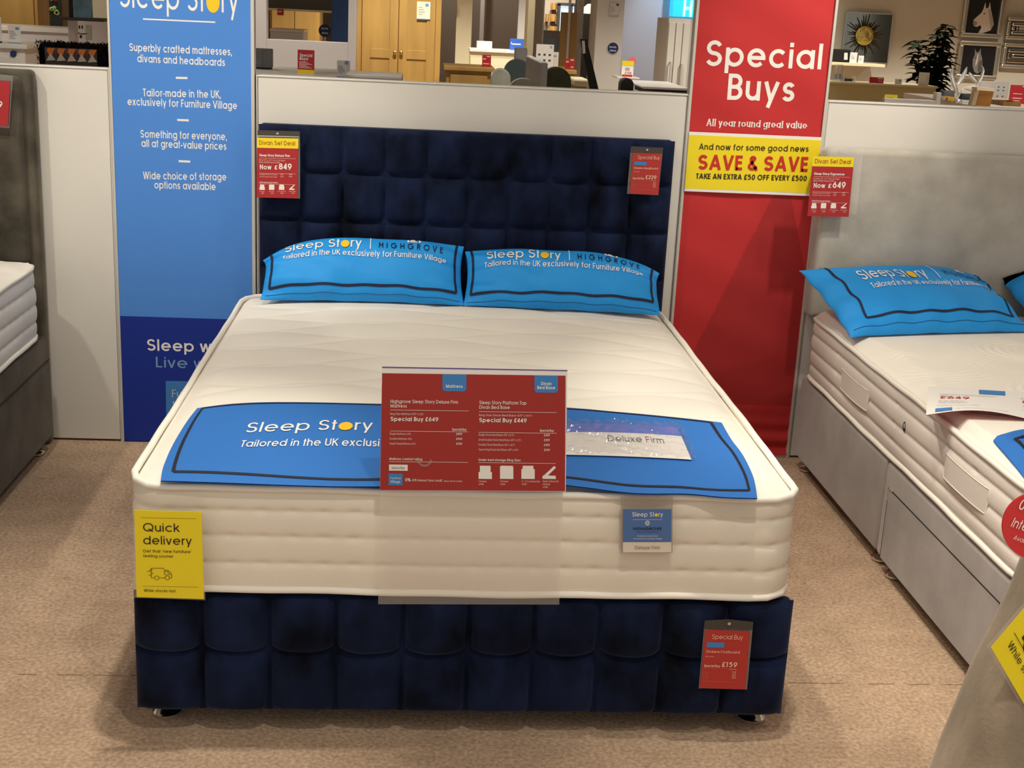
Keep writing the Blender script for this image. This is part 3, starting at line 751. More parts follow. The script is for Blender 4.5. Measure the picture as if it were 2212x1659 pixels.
# ---- crinkled clear sleeve with a printed insert on the runner
t = thing('plastic_sleeve', 'crinkled clear plastic sleeve with printed insert on the blue runner', 'sleeve', (.38, -1.8, .64))
sq = [on_top(*p, run_z, up=.004) for p in ((1190, 984), (1504, 996), (1470, 922), (1196, 913))]
def slv(u, v, up=.004):
    p = (sq[0]*(1-u)+sq[1]*u)*(1-v)+(sq[3]*(1-u)+sq[2]*u)*v; return Vector((p.x, p.y, run_z(p.x, p.y)+up))
MB().grid(lambda a, b: slv(.02+.95*a, .03+.94*b), 20, 10, mi=lambda u, v: 1 if v > .62 else 0).build('paper_insert', [PAPER, mat('periwinkle_print', (92, 120, 210), .6)], t)
def film(u, v):
    rd = math.sin(u*41+v*17)*math.sin(v*29-u*13)+.6*math.sin(u*83+v*51+1)*math.sin(v*61)+.5*math.sin(u*17+v*37)
    return slv(u, v, .013+.0034*rd)
FILM = clear_mat('crinkled_film', haze=.03, gloss=.16, rough=.12)
MB().grid(film, 90, 44).build('clear_film', FILM, t, smooth='all')
Lm = MB(); a0, b0 = .42, .40
write(Lm, 'Deluxe Firm', lambda x, y, k: slv(.40+x, .42+y, .0052+k*.0001), W=.42, cap=.17, w=.09, step=.1); Lm.build('grey_lettering', mat('grey_print', (110, 110, 124), .6), t)

# ------------------------------------------------------------------ signs and tags on the navy bed
def zf(ox, oy, s): return lambda X, Y: (ox+X/s, oy+Y/s)
def liner(zc, sc, slope, Y):
    """returns ln(mesh, words, x0, y0, x1, cap, weight) working in enlarged-photo units"""
    def ln(mb, s, X0, Y0, X1, cap, w=.14, **kw): text_px(mb, s, zc(X0, Y0), zc(X1, Y0+slope*(X1-X0)), cap/sc, Y, w, **kw)
    def rule(mb, X0, Y0, X1, h, **kw): line_px(mb, zc(X0, Y0), zc(X1, Y0+slope*(X1-X0)), h/sc, Y, **kw)
    def quad(mb, X0, Y0, X1, Y1, **kw):
        d = slope*(X1-X0); rect_px(mb, [zc(X0, Y0), zc(X1, Y0+d), zc(X1, Y1+d), zc(X0, Y1)], Y, .0006, front=.0009, **kw)
    def poly(mb, pts, front=.0009): mb.prism([at(*zc(x, y+slope*(x-pts[0][0])), Y-front) for x, y in pts], (0, .0006, 0))
    return ln, rule, quad, poly
def icons(poly, mb, X, Y0, w, h, kind):
    x0, x1 = X, X+w; y0, y1 = Y0, Y0+h
    if kind == 0: poly(mb, [(x0+.1*w, y0), (x1-.1*w, y0), (x1-.1*w, y0+.48*h), (x1, y0+.48*h), (x1, y1), (x0, y1), (x0, y0+.48*h), (x0+.1*w, y0+.48*h)])
    if kind == 1: poly(mb, [(x0+.05*w, y0), (x1-.05*w, y0), (x1, y0+.1*h), (x1, y1), (x0, y1), (x0, y0+.1*h)])
    if kind == 2: poly(mb, [(x0+.1*w, y0), (x1-.1*w, y0), (x1-.1*w, y0+.25*h), (x1, y0+.25*h), (x1, y1), (x0, y1), (x0, y0+.25*h), (x0+.1*w, y0+.25*h)])
    if kind == 3: poly(mb, [(x0, y1), (x0, y0+.78*h), (x0+.12*w, y0+.72*h), (x1-.12*w, y0), (x1, y0+.14*h), (x0+.4*w, y0+.74*h), (x1-.02*w, y0+.76*h), (x1, y1)])

# the red landscape sign in a clear acrylic drop panel
YS = -2.142
t = thing('price_sign', 'large red landscape price sign on clear acrylic panel in front of mattress', 'sign', (0, YS, .35))
MB().prism([at(px, py, YS+.004) for px, py in ((826, 793), (1226, 801), (1208, 1306), (817, 1305))], (0, .003, 0)).build('acrylic_panel', CLEAR_HAZE, t)
zc = zf(800, 780, 5.027); ln, rule, quad, poly = liner(zc, 5.027, .012, YS)
c = MB(); rect_px(c, [zc(128, 65), zc(2138, 103), zc(2122, 1418), zc(104, 1407)], YS+.0014, .0014); c = c.build('card', PAPER, t)
r_ = MB(); rect_px(r_, [zc(128, 133), zc(2120, 160), zc(2114, 1412), zc(106, 1402)], YS, .0012); r_.build('red_print', mat('deep_red_card', (160, 46, 42), .5), c)
b_ = MB(); rect_px(b_, [zc(128, 62), zc(2140, 100), zc(2140, 108), zc(128, 72)], YS, .002); b_.build('purple_edge', mat('purple_edge', (86, 66, 150), .4), t)
b_ = MB()
for x0, y0, x1, y1 in ((783, 143, 1043, 326), (1783, 157, 2037, 341)):
    b_ = MB(); k = 30; poly(b_, [(x0, y0), (x1, y0), (x1, y1-k), (x1-9, y1-9), (x1-k, y1), (x0+k, y1), (x0+9, y1-9), (x0, y1-k)], front=.0006); b_.build('blue_tab', BLUE_CARD, c)
b_ = MB(); quad(b_, 197, 1222, 350, 1348); b_.build('blue_logo_square', BLUE_CARD, c)
L = MB()
ln(L, 'Mattress', 820, 288, 1005, 36, .17); ln(L, 'Divan', 1850, 260, 1968, 36, .17); ln(L, 'Bed Base', 1810, 303, 2008, 36, .17)
ln(L, 'Highgrove Sleep Story Deluxe Firm', 217, 453, 953, 38, .13); ln(L, 'Mattress', 217, 502, 398, 38, .13)
ln(L, 'Sleep Story Platform Top', 1180, 466, 1697, 38, .13); ln(L, 'Divan Bed Base', 1180, 516, 1515, 38, .13)
ln(L, 'Special Buy \u00a3649', 215, 648, 742, 46, .18); ln(L, 'Special Buy \u00a3449', 1177, 660, 1700, 46, .18)
ln(L, 'Special Buy', 885, 752, 1043, 26, .17); ln(L, 'Special Buy', 1838, 764, 1992, 26, .17)
for y, s, v, x1 in ((797, "Single Mattress (3'0)", '\u00a3499', 440), (850, "Double Mattress (4'6)", '\u00a3549', 450), (903, "Super King Mattress (6'0)", '\u00a3749', 490)):
    ln(L, s, 208, y, x1, 22, .09); ln(L, v, 930, y+4, 998, 24, .16)
for y, s, v, x1 in ((808, "Single Divan Bed Base (3'0\" x 6'3\")", '\u00a3349', 1560), (862, "Small Double Divan Bed Base (4'0\" x 6'3\")", '\u00a3399', 1637),
        (915, "Double Divan Bed Base (4'6\" x 6'3\")", '\u00a3399', 1568), (968, "Super King Divan Bed Base (6'0\" x 6'6\")", '\u00a3549', 1607)):
    ln(L, s, 1173, y, x1, 22, .09); ln(L, v, 1883, y+6, 1948, 24, .16)
ln(L, "King Size Mattress (5'0\" x 6'6\")", 213, 581, 580, 22, .09); ln(L, "King Size Divan Bed Base (5'0\" x 6'6\")", 1177, 595, 1755, 22, .09)
ln(L, 'Mattress comfort rating', 205, 1072, 565, 27, .15); ln(L, 'Under bed storage (King Size)', 1173, 1082, 1630, 27, .15)
ln(L, '0%', 377, 1303, 438, 34, .16); ln(L, 'APR interest free credit.', 450, 1304, 785, 27, .11); ln(L, 'Always ask for details.', 795, 1308, 1000, 17, .1)
ln(L, 'Furniture', 215, 1276, 333, 24, .1, eps=.003); ln(L, 'Village', 215, 1318, 328, 30, .12, eps=.003)
for x, ws in ((1172, ('2 Drawer', '+\u00a3100')), (1407, ('4 Drawer', '+\u00a3100')), (1640, ('2 + 2 Continental', '+\u00a3150')), (1870, ('Side & End Lift', 'ottoman', '+\u00a3350'))):
    for i, s in enumerate(ws): ln(L, s, x, 1312+31*i, x+len(s)*11.6, 19, .1)
for i, x in enumerate((1175, 1408, 1640, 1870)): icons(poly, L, x, 1137, 145, 142, i)
for a in ((217, 529, 1068), (215, 757, 1060), (205, 1089, 1058), (1180, 547, 2022), (1175, 772, 2022), (1173, 1100, 2012)): rule(L, a[0], a[1], a[2], 4)
quad(L, 203, 1124, 405, 1189)
L.build('white_lettering', INK_WHITE, c)
L = MB(); ln(L, 'Extra Firm', 232, 1166, 375, 24, .12, eps=.003); L.build('dark_lettering', INK_BLACK, c)
hk = MB(); ctr = at(*zc(590, 1070), YS-.004); pts = [ctr+Vector((.014*math.cos(a), 0, .014*math.sin(a))) for a in [PI*1.0+PI*i/14 for i in range(15)]]
hk.tube(pts, .0035, 8); hk.build('clear_hook', CLEAR, t, smooth='all')

# yellow quick delivery sign in a clear pocket
YQ = -2.136
t = thing('delivery_sign', 'yellow delivery sign in clear pocket at the left front mattress corner', 'sign', tuple(at(365, 1290, YQ)))
zc = zf(260, 1040, 5.027); ln, rule, quad, poly = liner(zc, 5.027, .017, YQ)
k = MB(); rect_px(k, [zc(130, 135), zc(897, 160), zc(922, 1290), zc(150, 1262)], YQ+.004, .0012); k.build('clear_pocket', CLEAR_HAZE, t)
k = MB(); rect_px(k, [zc(150, 312), zc(880, 332), zc(907, 1277), zc(176, 1255)], YQ, .0012); c = k.build('yellow_card', YELLOW, t)
L = MB()
ln(L, 'Quick', 240, 540, 645, 96, .115); ln(L, 'delivery', 243, 680, 782, 98, .115)
ln(L, "Get that 'new furniture'", 243, 768, 775, 34, .12); ln(L, 'feeling sooner', 247, 821, 577, 34, .12); ln(L, 'While stocks last.', 255, 1196, 612, 32, .12)
rule(L, 222, 392, 825, 3); rule(L, 245, 1136, 845, 3)
def path(pts, closed=False, h=2.6):
    f_ = plane_fn(at(*zc(0, 0), YQ), at(*zc(1000, 17), YQ), .0012); W = (at(*zc(1000, 17), YQ)-at(*zc(0, 0), YQ)).length/1000
    stroke(L, [(x*W, -(y)*W) for x, y in pts], closed, h*W, f_)
def py(pts): return [(x, (y-.017*x)/.962) for x, y in pts]
path(py([(330, 1108), (300, 1108), (300, 995), (432, 995), (450, 1020), (485, 1020), (525, 1062), (525, 1110), (502, 1110)])); path(py([(388, 1108), (448, 1108)]))
path(py([(446, 1070), (446, 1032), (478, 1032), (508, 1070)]), True)
for x in (359, 475): path(py(arc(x, 1108, 24, 24, 0, 360, 18)[:-1]), True)
for a, b, y in ((280, 318, 1014), (252, 300, 1030), (298, 328, 1054), (268, 304, 1076)): path(py([(a, y), (b, y)]))
L.build('black_lettering', INK_BLACK, c)

# product label tucked under the top piping
YL = -2.128
t = thing('product_label', 'small blue and cream product label on the mattress front', 'label', tuple(at(1397, 1194, YL)))
zc = zf(1320, 1060, 11.06); ln, rule, quad, poly = liner(zc, 11.06, .002, YL)
k = MB(); rect_px(k, [zc(240, 140), zc(1472, 150), zc(1470, 1488), zc(232, 1486)], YL+.003, .001)
k.build('clear_pocket', clear_mat('smoky_pocket', haze=.45, gloss=.04, hazecol=(170, 155, 145)), t)
k = MB(); rect_px(k, [zc(290, 440), zc(1442, 440), zc(1440, 1474), zc(283, 1474)], YL+.001, .001); c = k.build('card', mat('cream_card', (226, 214, 196), .6), t)
k = MB(); rect_px(k, [zc(290, 440), zc(1442, 440), zc(1440, 1226), zc(285, 1226)], YL, .0008); k.build('blue_print', mat('slate_blue_print', (78, 112, 168), .6), c)
L, D = MB(), MB(); ln(L, 'Sleep Story', 492, 612, 1240, 108, .13, dot=8, dot_mb=D, skip=(8,)); rule(L, 520, 688, 1220, 6)
for rr in (28, 52): stroke_pts = arc(868, 775, rr, rr, 0, 360, 20); 
for rr in (24, 50):
    a_ = [at(*zc(x, y), YL-.0012) for x, y in arc(868, 775, rr, rr, 0, 360, 20)[:-1]]; L.tube(a_, .0006, 4, closed=True)
ln(L, 'Developed and made in the UK', 625, 1092, 1115, 34, .1); ln(L, 'exclusively for Furniture Village', 530, 1156, 1220, 34, .1); L.build('pale_lettering', INK_WHITE, c); D.build('yellow_dot', INK_YELLOW, c)
L = MB(); ln(L, 'HIGHGROVE', 520, 935, 1210, 68, .16); ln(L, 'beds of distinction', 615, 992, 1135, 24, .12); L.build('navy_lettering', INK_NAVY, c)
L = MB(); ln(L, 'Deluxe Firm', 562, 1395, 1165, 84, .1); L.build('grey_lettering', mat('brown_grey_print', (120, 104, 84), .6), c)

HANG = mat('smoked_plastic_strip', (70, 64, 58), .35)
PALE_RED = mat('pale_pink_print', (232, 196, 188), .6)
def deal_tag(label, ox, oy, slope, Y, name2, size, was, price, hol, skew):
    """red and yellow hanging tag; skew = sideways drift per unit height in the enlarged photo"""
    t = thing('price_tag', label, 'price tag', tuple(at(*hol[2], Y)), 'red and yellow deal tags')
    S = 9.214
    zc0 = zf(ox, oy, S); zc = lambda X, Y_: zc0(X-skew*(Y_-450), Y_)
    ln, rule, quad, poly = liner(zc, S, slope, Y)
    k = MB(); rect_px(k, hol, Y+.003, .0014); k.build('clear_pocket', CLEAR_HAZE, t)
    x0, x1 = 140, 962
    k = MB(); quad(k, x0, 345, x1, 1535); c = k.build('red_card', RED, t)
    k = MB(); poly(k, [(x0, 345), (x1, 345), (x1, 545), (x0, 545)], front=.0014); k.build('yellow_band', YELLOW, c)
    L = MB(); ln(L, 'Divan Set Deal', 180, 482, 905, 82, .13, eps=.0022); L.build('orange_lettering', mat('brown_orange_print', (176, 86, 24), .6), c)
    L = MB(); e = dict(eps=.0018)
    ln(L, name2, 188, 714, 800, 46, .2, **e); ln(L, 'Now', 200, 972, 440, 92, .17, **e); ln(L, '\u00a3', 490, 974, 560, 78, .18, **e); ln(L, price, 575, 976, 848, 118, .19, **e)
    for i, x in enumerate((200, 390, 588, 793)): icons(lambda m_, p, front=0: poly(m_, p, front=.0016), L, x, 1278, 105, 105, i)
    ln(L, 'Under bed storage (Double)', 200, 1243, 565, 26, .16, **e)
    L.build('white_lettering', INK_WHITE, c)
    L = MB(); ln(L, size, 188, 800, 708, 28, .1, **e); ln(L, was, 188, 845, 600, 28, .14, **e)
    for i, y in enumerate((1085, 1130)):
        ln(L, ('Headboard not included', '0% APR interest free credit')[i], 200, y, 550, 24, .1, **e); ln(L, '\u00a3249', 610, y, 676, 26, .12, **e); ln(L, '\u00a3449', 785, y, 852, 26, .15, **e)
    for x, s in ((200, '2 Drawer'), (392, '4 Drawer'), (560, '2+2 Continental'), (785, 'Side Lift Ottoman')): ln(L, s, x, 1425, x+(105 if x < 500 else 170 if x < 700 else 140), 22, .1, **e)
    for x in (225, 415, 610, 830): ln(L, '+\u00a3100', x, 1462, x+70, 22, .12, **e)
    for y in (748, 1050, 1262): rule(L, 195, y, 915, 5, eps=.0018)
    L.build('pink_lettering', PALE_RED, c)
    return t, zc, quad, poly
Y8 = -.128
t, zc, quad, poly = deal_tag('red and yellow tag on top left corner of navy headboard', 540, 260, .022, Y8, 'Sleep Story Deluxe Firm', "King 5'0\" x 6'6\" (non storage)", 'Was \u00a31098 Save \u00a3249', '849',
         [(555, 282), (648, 284), (648, 429), (557, 426)], .012)
k = MB(); rect_px(k, [(556, 281), (648, 284), (648, 297), (556, 293)], Y8+.001, .002); k.build('hanger_strip', HANG, t)
k = MB(); rect_px(k, [(556, 292.5), (646, 295), (646, 296.5), (556, 294.5)], Y8, .002); rect_px(k, [(596, 290), (603, 290), (599.5, 285)], Y8-.0005, .001); k.build('metal_clip', CHROME, t)

def buy_tag(label, zc, S, slope, Y, hol, card, strip_q, what, price, top, group):
    t = thing('price_tag', label, 'price tag', tuple(at(*hol[2], Y)), group)
    ln, rule, quad, poly = liner(zc, S, slope, Y)
    k = MB(); rect_px(k, hol, Y+.003, .0014); k.build('clear_pocket', CLEAR_HAZE, t)
    k = MB(); rect_px(k, card, Y+.0005, .001); c = k.build('red_card', mat('brick_red_card', (178, 52, 46), .5), t)
    k = MB(); rect_px(k, strip_q, Y+.002, .002); k.build('hanger_strip', HANG, t)
    X0, X1, Yt, H = top
    k = MB(); quad(k, X0+.05*H, Yt+.215*H, X0+.35*H, Yt+.30*H); k.build('blue_logo_bar', BLUE_CARD, c)
    L = MB()
    ln(L, 'Special Buy', X0+.12*H, Yt+.15*H, X0+.66*H, .082*H, .1); ln(L, what, X0+.045*H, Yt+.39*H, X0+.63*H, .05*H, .13)
    ln(L, 'Special Buy', X0+.03*H, Yt+.635*H, X0+.31*H, .045*H, .19); ln(L, price, X0+.335*H, Yt+.635*H, X0+.61*H, .09*H, .19)
    for i in range(4): ln(L, ('\u00a3119', '\u00a3139', '\u00a3159', '\u00a3179')[i], X0+.53*H, Yt+(.735+.034*i)*H, X0+.60*H, .022*H, .16)
    ln(L, 'all sizes', X0+.04*H, Yt+.46*H, X0+.19*H, .02*H, .12); ln(L, 'Special Buy', X0+.48*H, Yt+.685*H, X0+.60*H, .018*H, .12)
    L.build('pink_lettering', mat('pale_salmon_print', (238, 190, 172), .6), c)
    L = MB()
    for i in range(4): ln(L, ("3'0", "4'6", "5'0", "6'0")[i]+' size', X0+.01*H, Yt+(.74+.034*i)*H, X0+.12*H, .02*H, .08)
    rule(L, X0+.04*H, Yt+.655*H, X0+.6*H, .004*H); rule(L, X0, Yt+.88*H, X0+.6*H, .004*H)
    L.build('fine_lettering', mat('dull_pink_print', (206, 108, 96), .6), c)
    k = MB(); a = at(*zc(*CLIP[0]), Y-.001); k.lathe(a, [(.004, 0), (.004, .002)], 10, axis='y'); k.build('metal_clip', CHROME, t)
    return t
# tag on the footboard
z0c = zf(1490, 1320, 9.21); zc = lambda X, Y_: z0c(X-.093*(Y_-380), Y_)
CLIP = [(770, 245)]
buy_tag('small red tag on the right end of the navy footboard', zc, 9.21, .03, -2.1205, [z0c(298, 200), z0c(1262, 225), z0c(1140, 1562), z0c(178, 1538)],
        [z0c(312, 375), z0c(1200, 405), z0c(1108, 1557), z0c(200, 1530)], [z0c(300, 195), z0c(770, 172), z0c(1265, 222), z0c(1250, 375), z0c(290, 350)], 'Dickens Footboard', '\u00a3159', (310, 1200, 375, 1150), 'plain red tags')
z0c = zf(1330, 300, 11.85); zc = lambda X, Y_: z0c(X-.062*(Y_-360), Y_)
CLIP = [(800, 280)]
buy_tag('small red tag on top right corner of navy headboard', zc, 11.85, .03, -.123, [z0c(390, 190), z0c(1215, 230), z0c(1090, 1445), z0c(290, 1405)],
        [z0c(440, 355), z0c(1170, 380), z0c(1095, 1435), z0c(360, 1405)], [z0c(390, 190), z0c(1215, 230), z0c(1195, 380), z0c(378, 350)], 'Dickens Headboard', '\u00a3229', (440, 1170, 355, 1060), 'plain red tags')

# ------------------------------------------------------------------ the dark grey bed on the left
MOLE = mat('mottled_grey_velvet', (86, 80, 70), .9, spec=.15, noise=(6, .6, 4), sheen=.35, bump=(150, .3, .002))
MOLE_D = mat('charcoal_brown_velvet', (72, 67, 60), .9, spec=.15, noise=(7, .45, 4), sheen=.25, bump=(150, .3, .002))
t = thing('headboard', 'tall mottled grey velvet headboard at the left edge of view', 'headboard', (-2.2, -.05, 0))
MB().box(-2.95, -1.487, -.070, -.006, .004, 1.372, .018, seg=4).build('frame', MOLE, t, smooth=True)
for x0, x1 in ((-1.905, -1.522), (-2.31, -1.925), (-2.72, -2.335)):
    MB().box(x0, x1, -.105, -.06, .690, 1.352, .022, seg=5).build('padded_panel', MOLE, t, smooth=True)
t = thing('divan_base', 'dark charcoal velvet divan base at the left edge of view', 'bed base', (-2.2, -1.1, 0))
b_ = MB().box(-2.9, -1.462, -2.05, -.115, .055, .438, .012); b_.build('base_body', MOLE_D, t, smooth=True)
MB().tube([(-1.4605, -.13, .352), (-1.4605, -2.04, .352)], .0022, 6).build('seam', BLACK, t)
for x, y in ((-1.515, -.17), (-1.515, -2.0)): foot(x, y, t, h=.056)
LX = (-2.86, -1.478, -2.06, -.14)
def left_top(x, y):
    e = edge(x, y, *LX); z = .702+.05*min(1, max(0, e)/.3)**.6
    return z + .004*math.sin(x*40)*math.sin(y*40)*min(1, max(0, e)/.06)
mattress('deep white mattress on the dark charcoal base at left', *LX, .446, .706, left_top, [.51, .573, .637], mat('white_border_fabric', (226, 224, 220), .9, bump=(260, .35, .0015)), TICK, PIPE, r=.09, res=(70, 90), nper=420, bulge=.005)
t = thing('price_tag', 'red tag cut off by the left edge of view', 'price tag', tuple(at(10, 280, -.135)), 'red and yellow deal tags')
k = MB(); rect_px(k, [(-72, 150), (28, 164), (20, 277), (-78, 270)], -.132, .0014); k.build('clear_pocket', CLEAR, t)
k = MB(); rect_px(k, [(-70, 172), (22, 175), (17, 273), (-76, 268)], -.1355, .001); c = k.build('red_card', RED, t)
L = MB(); text_px(L, '9', (-3, 231), (7, 231), 12, -.136, .19); L.build('white_lettering', INK_WHITE, c)

# ------------------------------------------------------------------ the grey bed on the right
GREY_HB = mat('pale_grey_velvet', (178, 172, 162), .9, spec=.15, noise=(8, .16, 5), bump=(140, .25, .002), sheen=.25)
GREY_BASE = mat('grey_brown_velvet', (160, 151, 147), .9, spec=.15, noise=(6, .14, 4), bump=(140, .25, .002), sheen=.3)
t = thing('headboard', 'plain pale grey upholstered headboard above the right bed', 'headboard', (2.04, -.06, .58))
mb = MB().box(1.338, 2.76, -.098, -.008, .588, 1.222, .022, seg=5); mb.build('upholstered_panel', GREY_HB, t, smooth=True)
k = MB()
for x in (1.62, 2.48): k.box(x-.035, x+.035, -.03, -.006, .01, .62)
k.build('strut', OAK_DARK, t)
t = thing('divan_base', 'grey brown velvet divan base with drawer, right side of view', 'bed base', (2.0, -1.07, 0))
for y0, y1, nm in ((-1.066, -.105, 'base_half'), (-2.03, -1.074, 'base_half')):
    bh = MB().box(1.334, 2.68, y0, y1, .056, .364, .014, seg=3).build(nm, GREY_BASE, t, smooth=True)
dr = MB().box(1.3325, 1.345, -1.93, -1.121, .060, .286, .001).build('drawer_front', GREY_BASE, bh)
k = MB(); k.box(1.3322, 1.338, -1.935, -1.1185, .2865, .2895); k.box(1.3322, 1.338, -1.1215, -1.1185, .060, .2865); k.build('drawer_gap', mat('dark_drawer_gap', (44, 38, 34), .9), bh)
k = MB(); k.box(1.3305, 1.336, -1.1225, -1.1175, .250, .2915, .0008); k.box(1.3305, 1.336, -1.150, -1.1175, .2865, .2915, .0008); k.build('corner_bracket', mat('pale_metal', (206, 200, 184), .3, .7), bh)
for x, y in ((1.385, -.15), (1.385, -1.0), (1.385, -1.135), (1.385, -1.97), (2.62, -.15)): foot(x, y, t, h=.06)
RX = (1.342, 2.69, -2.03, -.125)
def right_top(x, y):
    e = edge(x, y, *RX); wav = .055+.035*math.cos((y+.9)*5.2); g = min(1, max(0, e-.012)/wav)
    z = .606 + .030*g**.7
    for cx, cy in ((1.50, -.92), (1.58, -1.78), (1.95, -.72), (2.05, -1.5), (1.84, -1.22), (1.52, -1.30)):
        d = math.hypot(x-cx, (y-cy)*1.15); z += .0024*math.sin(d/.0052)*math.exp(-((d-.15)/.07)**2)*g*(1 if (y-cy)*.6+(x-cx) < .06 else .25)
    return z
PINK_SIDE = mat('pinkish_beige_border', (226, 214, 206), .9, spec=.15, bump=(240, .3, .0015), noise=(3, .06, 2))
def two_tone_top():
    """white knit panel whose wavy edge leaves part of the beige border cloth showing along the near side"""
    M = ticking('two_tone_ticking', (236, 230, 220)); nt = M.node_tree; b = nt.nodes['Principled BSDF']
    g = nt.nodes.new('ShaderNodeNewGeometry'); sp = nt.nodes.new('ShaderNodeSeparateXYZ'); nt.links.new(g.outputs['Position'], sp.inputs[0])
    def mth(op, a, bb=None):
        n = nt.nodes.new('ShaderNodeMath'); n.operation = op
        for i, v in enumerate((a, bb)):
            if v is None: continue
            if isinstance(v, (int, float)): n.inputs[i].default_value = v
            else: nt.links.new(v, n.inputs[i])
        return n.outputs[0]
    y = sp.outputs[1]
    a1 = mth('MINIMUM', mth('MAXIMUM', mth('MULTIPLY', mth('ADD', y, .68), .30), 0.0), .13)
    q = mth('DIVIDE', mth('ADD', y, 1.37), .07); a2 = mth('MULTIPLY', mth('EXPONENT', mth('MULTIPLY', mth('MULTIPLY', q, q), -1.0)), .075)
    d = mth('ADD', mth('ADD', a1, a2), RX[0]-.004); lt = mth('LESS_THAN', sp.outputs[0], d)
    x = nt.nodes.new('ShaderNodeMixRGB'); src = b.inputs['Base Color'].links[0].from_socket
    nt.links.new(lt, x.inputs[0]); nt.links.new(src, x.inputs[1]); x.inputs[2].default_value = lin((236, 220, 210)); nt.links.new(x.outputs[0], b.inputs['Base Color'])
    return M
rm = mattress('cream topped mattress with pinkish beige sides on right bed', *RX, .374, .607, right_top, [.432, .488, .548], PINK_SIDE, two_tone_top(), PIPE, r=.07, res=(230, 330), nper=620, bulge=.0055, dim=.6)
for y0, y1, z0, z1 in ((-.845, -.56, .452, .520), (-1.785, -1.495, .466, .534)):
    n = 24
    def strap(u, v, off=0):
        return (1.3335 - .009*math.sin(PI*u)**.5 - off, y0+(y1-y0)*u, z0+(z1-z0)*v)
    mb = MB().grid(lambda a, b: strap(a, b), n, 3); mb.grid(lambda a, b: strap(1-a, b, -.003), n, 3)
    hd = mb.build('side_handle', PINK_SIDE, rm, smooth='all')
    MB().tube([strap(i/n, 1) for i in range(n+1)]+[strap(1, .5), strap(1, 0)]+[strap(1-i/n, 0) for i in range(1, n+1)]+[strap(0, .5)], .0014, 6, closed=True).build('handle_cord', PIPE, hd, smooth='all')
k = MB(); k.tube([(1.3345, -1.173+.008*math.cos(a), .506+.013*math.sin(a)) for a in [2*PI*i/16 for i in range(16)]], .003, 6, closed=True); k.box(1.334, 1.345, -1.179, -1.167, .497, .515, .001); k.build('air_vent', BLACK, rm)
def clamp_right(p, eps):
    y = min(p.y, -.110); e = edge(p.x, y, *RX); fl_ = (.642 if e > .06 else .625) if e > -.005 else .56
    return (p.x, y, max(p.z, fl_)+eps*.2)
L2 = [('Sleep Story', -.62, .16, .13, .066, .13, 'w', 8), ('Tailored in the UK exclusively for Furniture Village', -.58, -.10, .93, .030, .14, 'w', None),
      ('HIGHGROVE', .33, .20, .88, .042, .14, 'n', None), ('|', .22, .18, .245, .08, .1, 'w', None), ('(\u0026)', .56, .50, .66, .024, .2, 'w', None)]
pillow('bright blue printed pillow on the right bed, nearest its left corner', (1.690, -.520, .640), (1, .235, 0), math.radians(21), .365, .205, .085, 'blue pillows on the grey bed', clamp_right, 3, L2, (.80, .74, .86), back=.25, drop=(-.05, .45))
pillow('bright blue pillow on the right bed, cut off by the right frame edge', (2.452, -.335, .640), (1, .10, 0), math.radians(21), .362, .20, .085, 'blue pillows on the grey bed', clamp_right, 4, L2, (.80, .74, .86), back=.25, drop=(.2, .2))
# leaflet and runner corner on the right mattress
t = thing('price_leaflet', 'white printed price leaflet with red underside on right mattress', 'leaflet', tuple(atz(2080, 880, .64)))
tl, bl_, trr, brr = atz(2006, 838, .640), atz(1999, 905, .634), atz(2330, 850, .650), atz(2345, 897, .66)
def leaf(u, v, up=0):
    p = (bl_*(1-u)+brr*u)*(1-v)+(tl*(1-u)+trr*u)*v
    base = .640
    return Vector((p.x, p.y, base+.005+.018*math.sin(PI*min(1, u*1.6))*(1-v)**2+up))
mb = MB().grid(lambda a, b: leaf(a, b), 40, 14, mi=0); mb.grid(lambda a, b: leaf(1-a, b, -.0016), 40, 14, mi=1); lf_ = mb.build('folded_sheet', [PAPER, mat('salmon_red_paper', (206, 70, 66), .5)], t, smooth='all')
LW, LH = (brr-bl_).length, (tl-bl_).length
fnl = lambda u, v: (lambda x, y, k: leaf(u+x/LW, v+y/LH, .0016+k*.0001))
for u0, v0, u1, v1 in ((.335, .80, .51, .97), (.055, .05, .16, .18)): MB().grid(lambda a, b: leaf(u0+(u1-u0)*a, v0+(v1-v0)*b, .001), 8, 3).build('blue_logo_tab', BLUE_CARD, lf_)
L = MB(); write(L, '\u00a3649', fnl(.075, .55), W=.20*LW, cap=.030, w=.14, step=.2); write(L, '\u00a3449', fnl(.61, .55), W=.20*LW, cap=.030, w=.14, step=.2); L.build('red_lettering', INK_RED, lf_)
L = MB()
for s, u, v, u1, cp in (('Sleep Story Ergosense Mattress', .075, .70, .45, .012), ('King Size', .075, .64, .2, .010), ('Single Mattress', .07, .44, .24, .011), ('Super King Mattress', .07, .37, .26, .011), ('Mattress comfort rating', .065, .26, .33, .010),
        ('0% APR interest free credit', .18, .10, .52, .010), ('Platform Top', .61, .68, .8, .012), ('Single Divan Base', .61, .40, .8, .011), ('Under bed storage', .61, .27, .85, .010)):
    write(L, s, fnl(u, v), W=(u1-u)*LW, cap=cp, w=.1, step=.3)
L.build('grey_lettering', mat('mid_grey_print', (150, 148, 146), .6), lf_)
t = thing('bed_runner', 'blue cloth runner corner on right mattress at the frame edge', 'runner', tuple(atz(2212, 960, .64)))
cA, cB, cC = atz(2147, 941, .645), atz(2330, 900, .645), atz(2262, 1046, .645)
def rrun(u, v, up=0):
    p = cA+(cB-cA)*u+(cC-cA)*v; return Vector((p.x, p.y, right_top(min(2.6, p.x), p.y)+.006+.004*math.sin(u*7+v*5)+up))
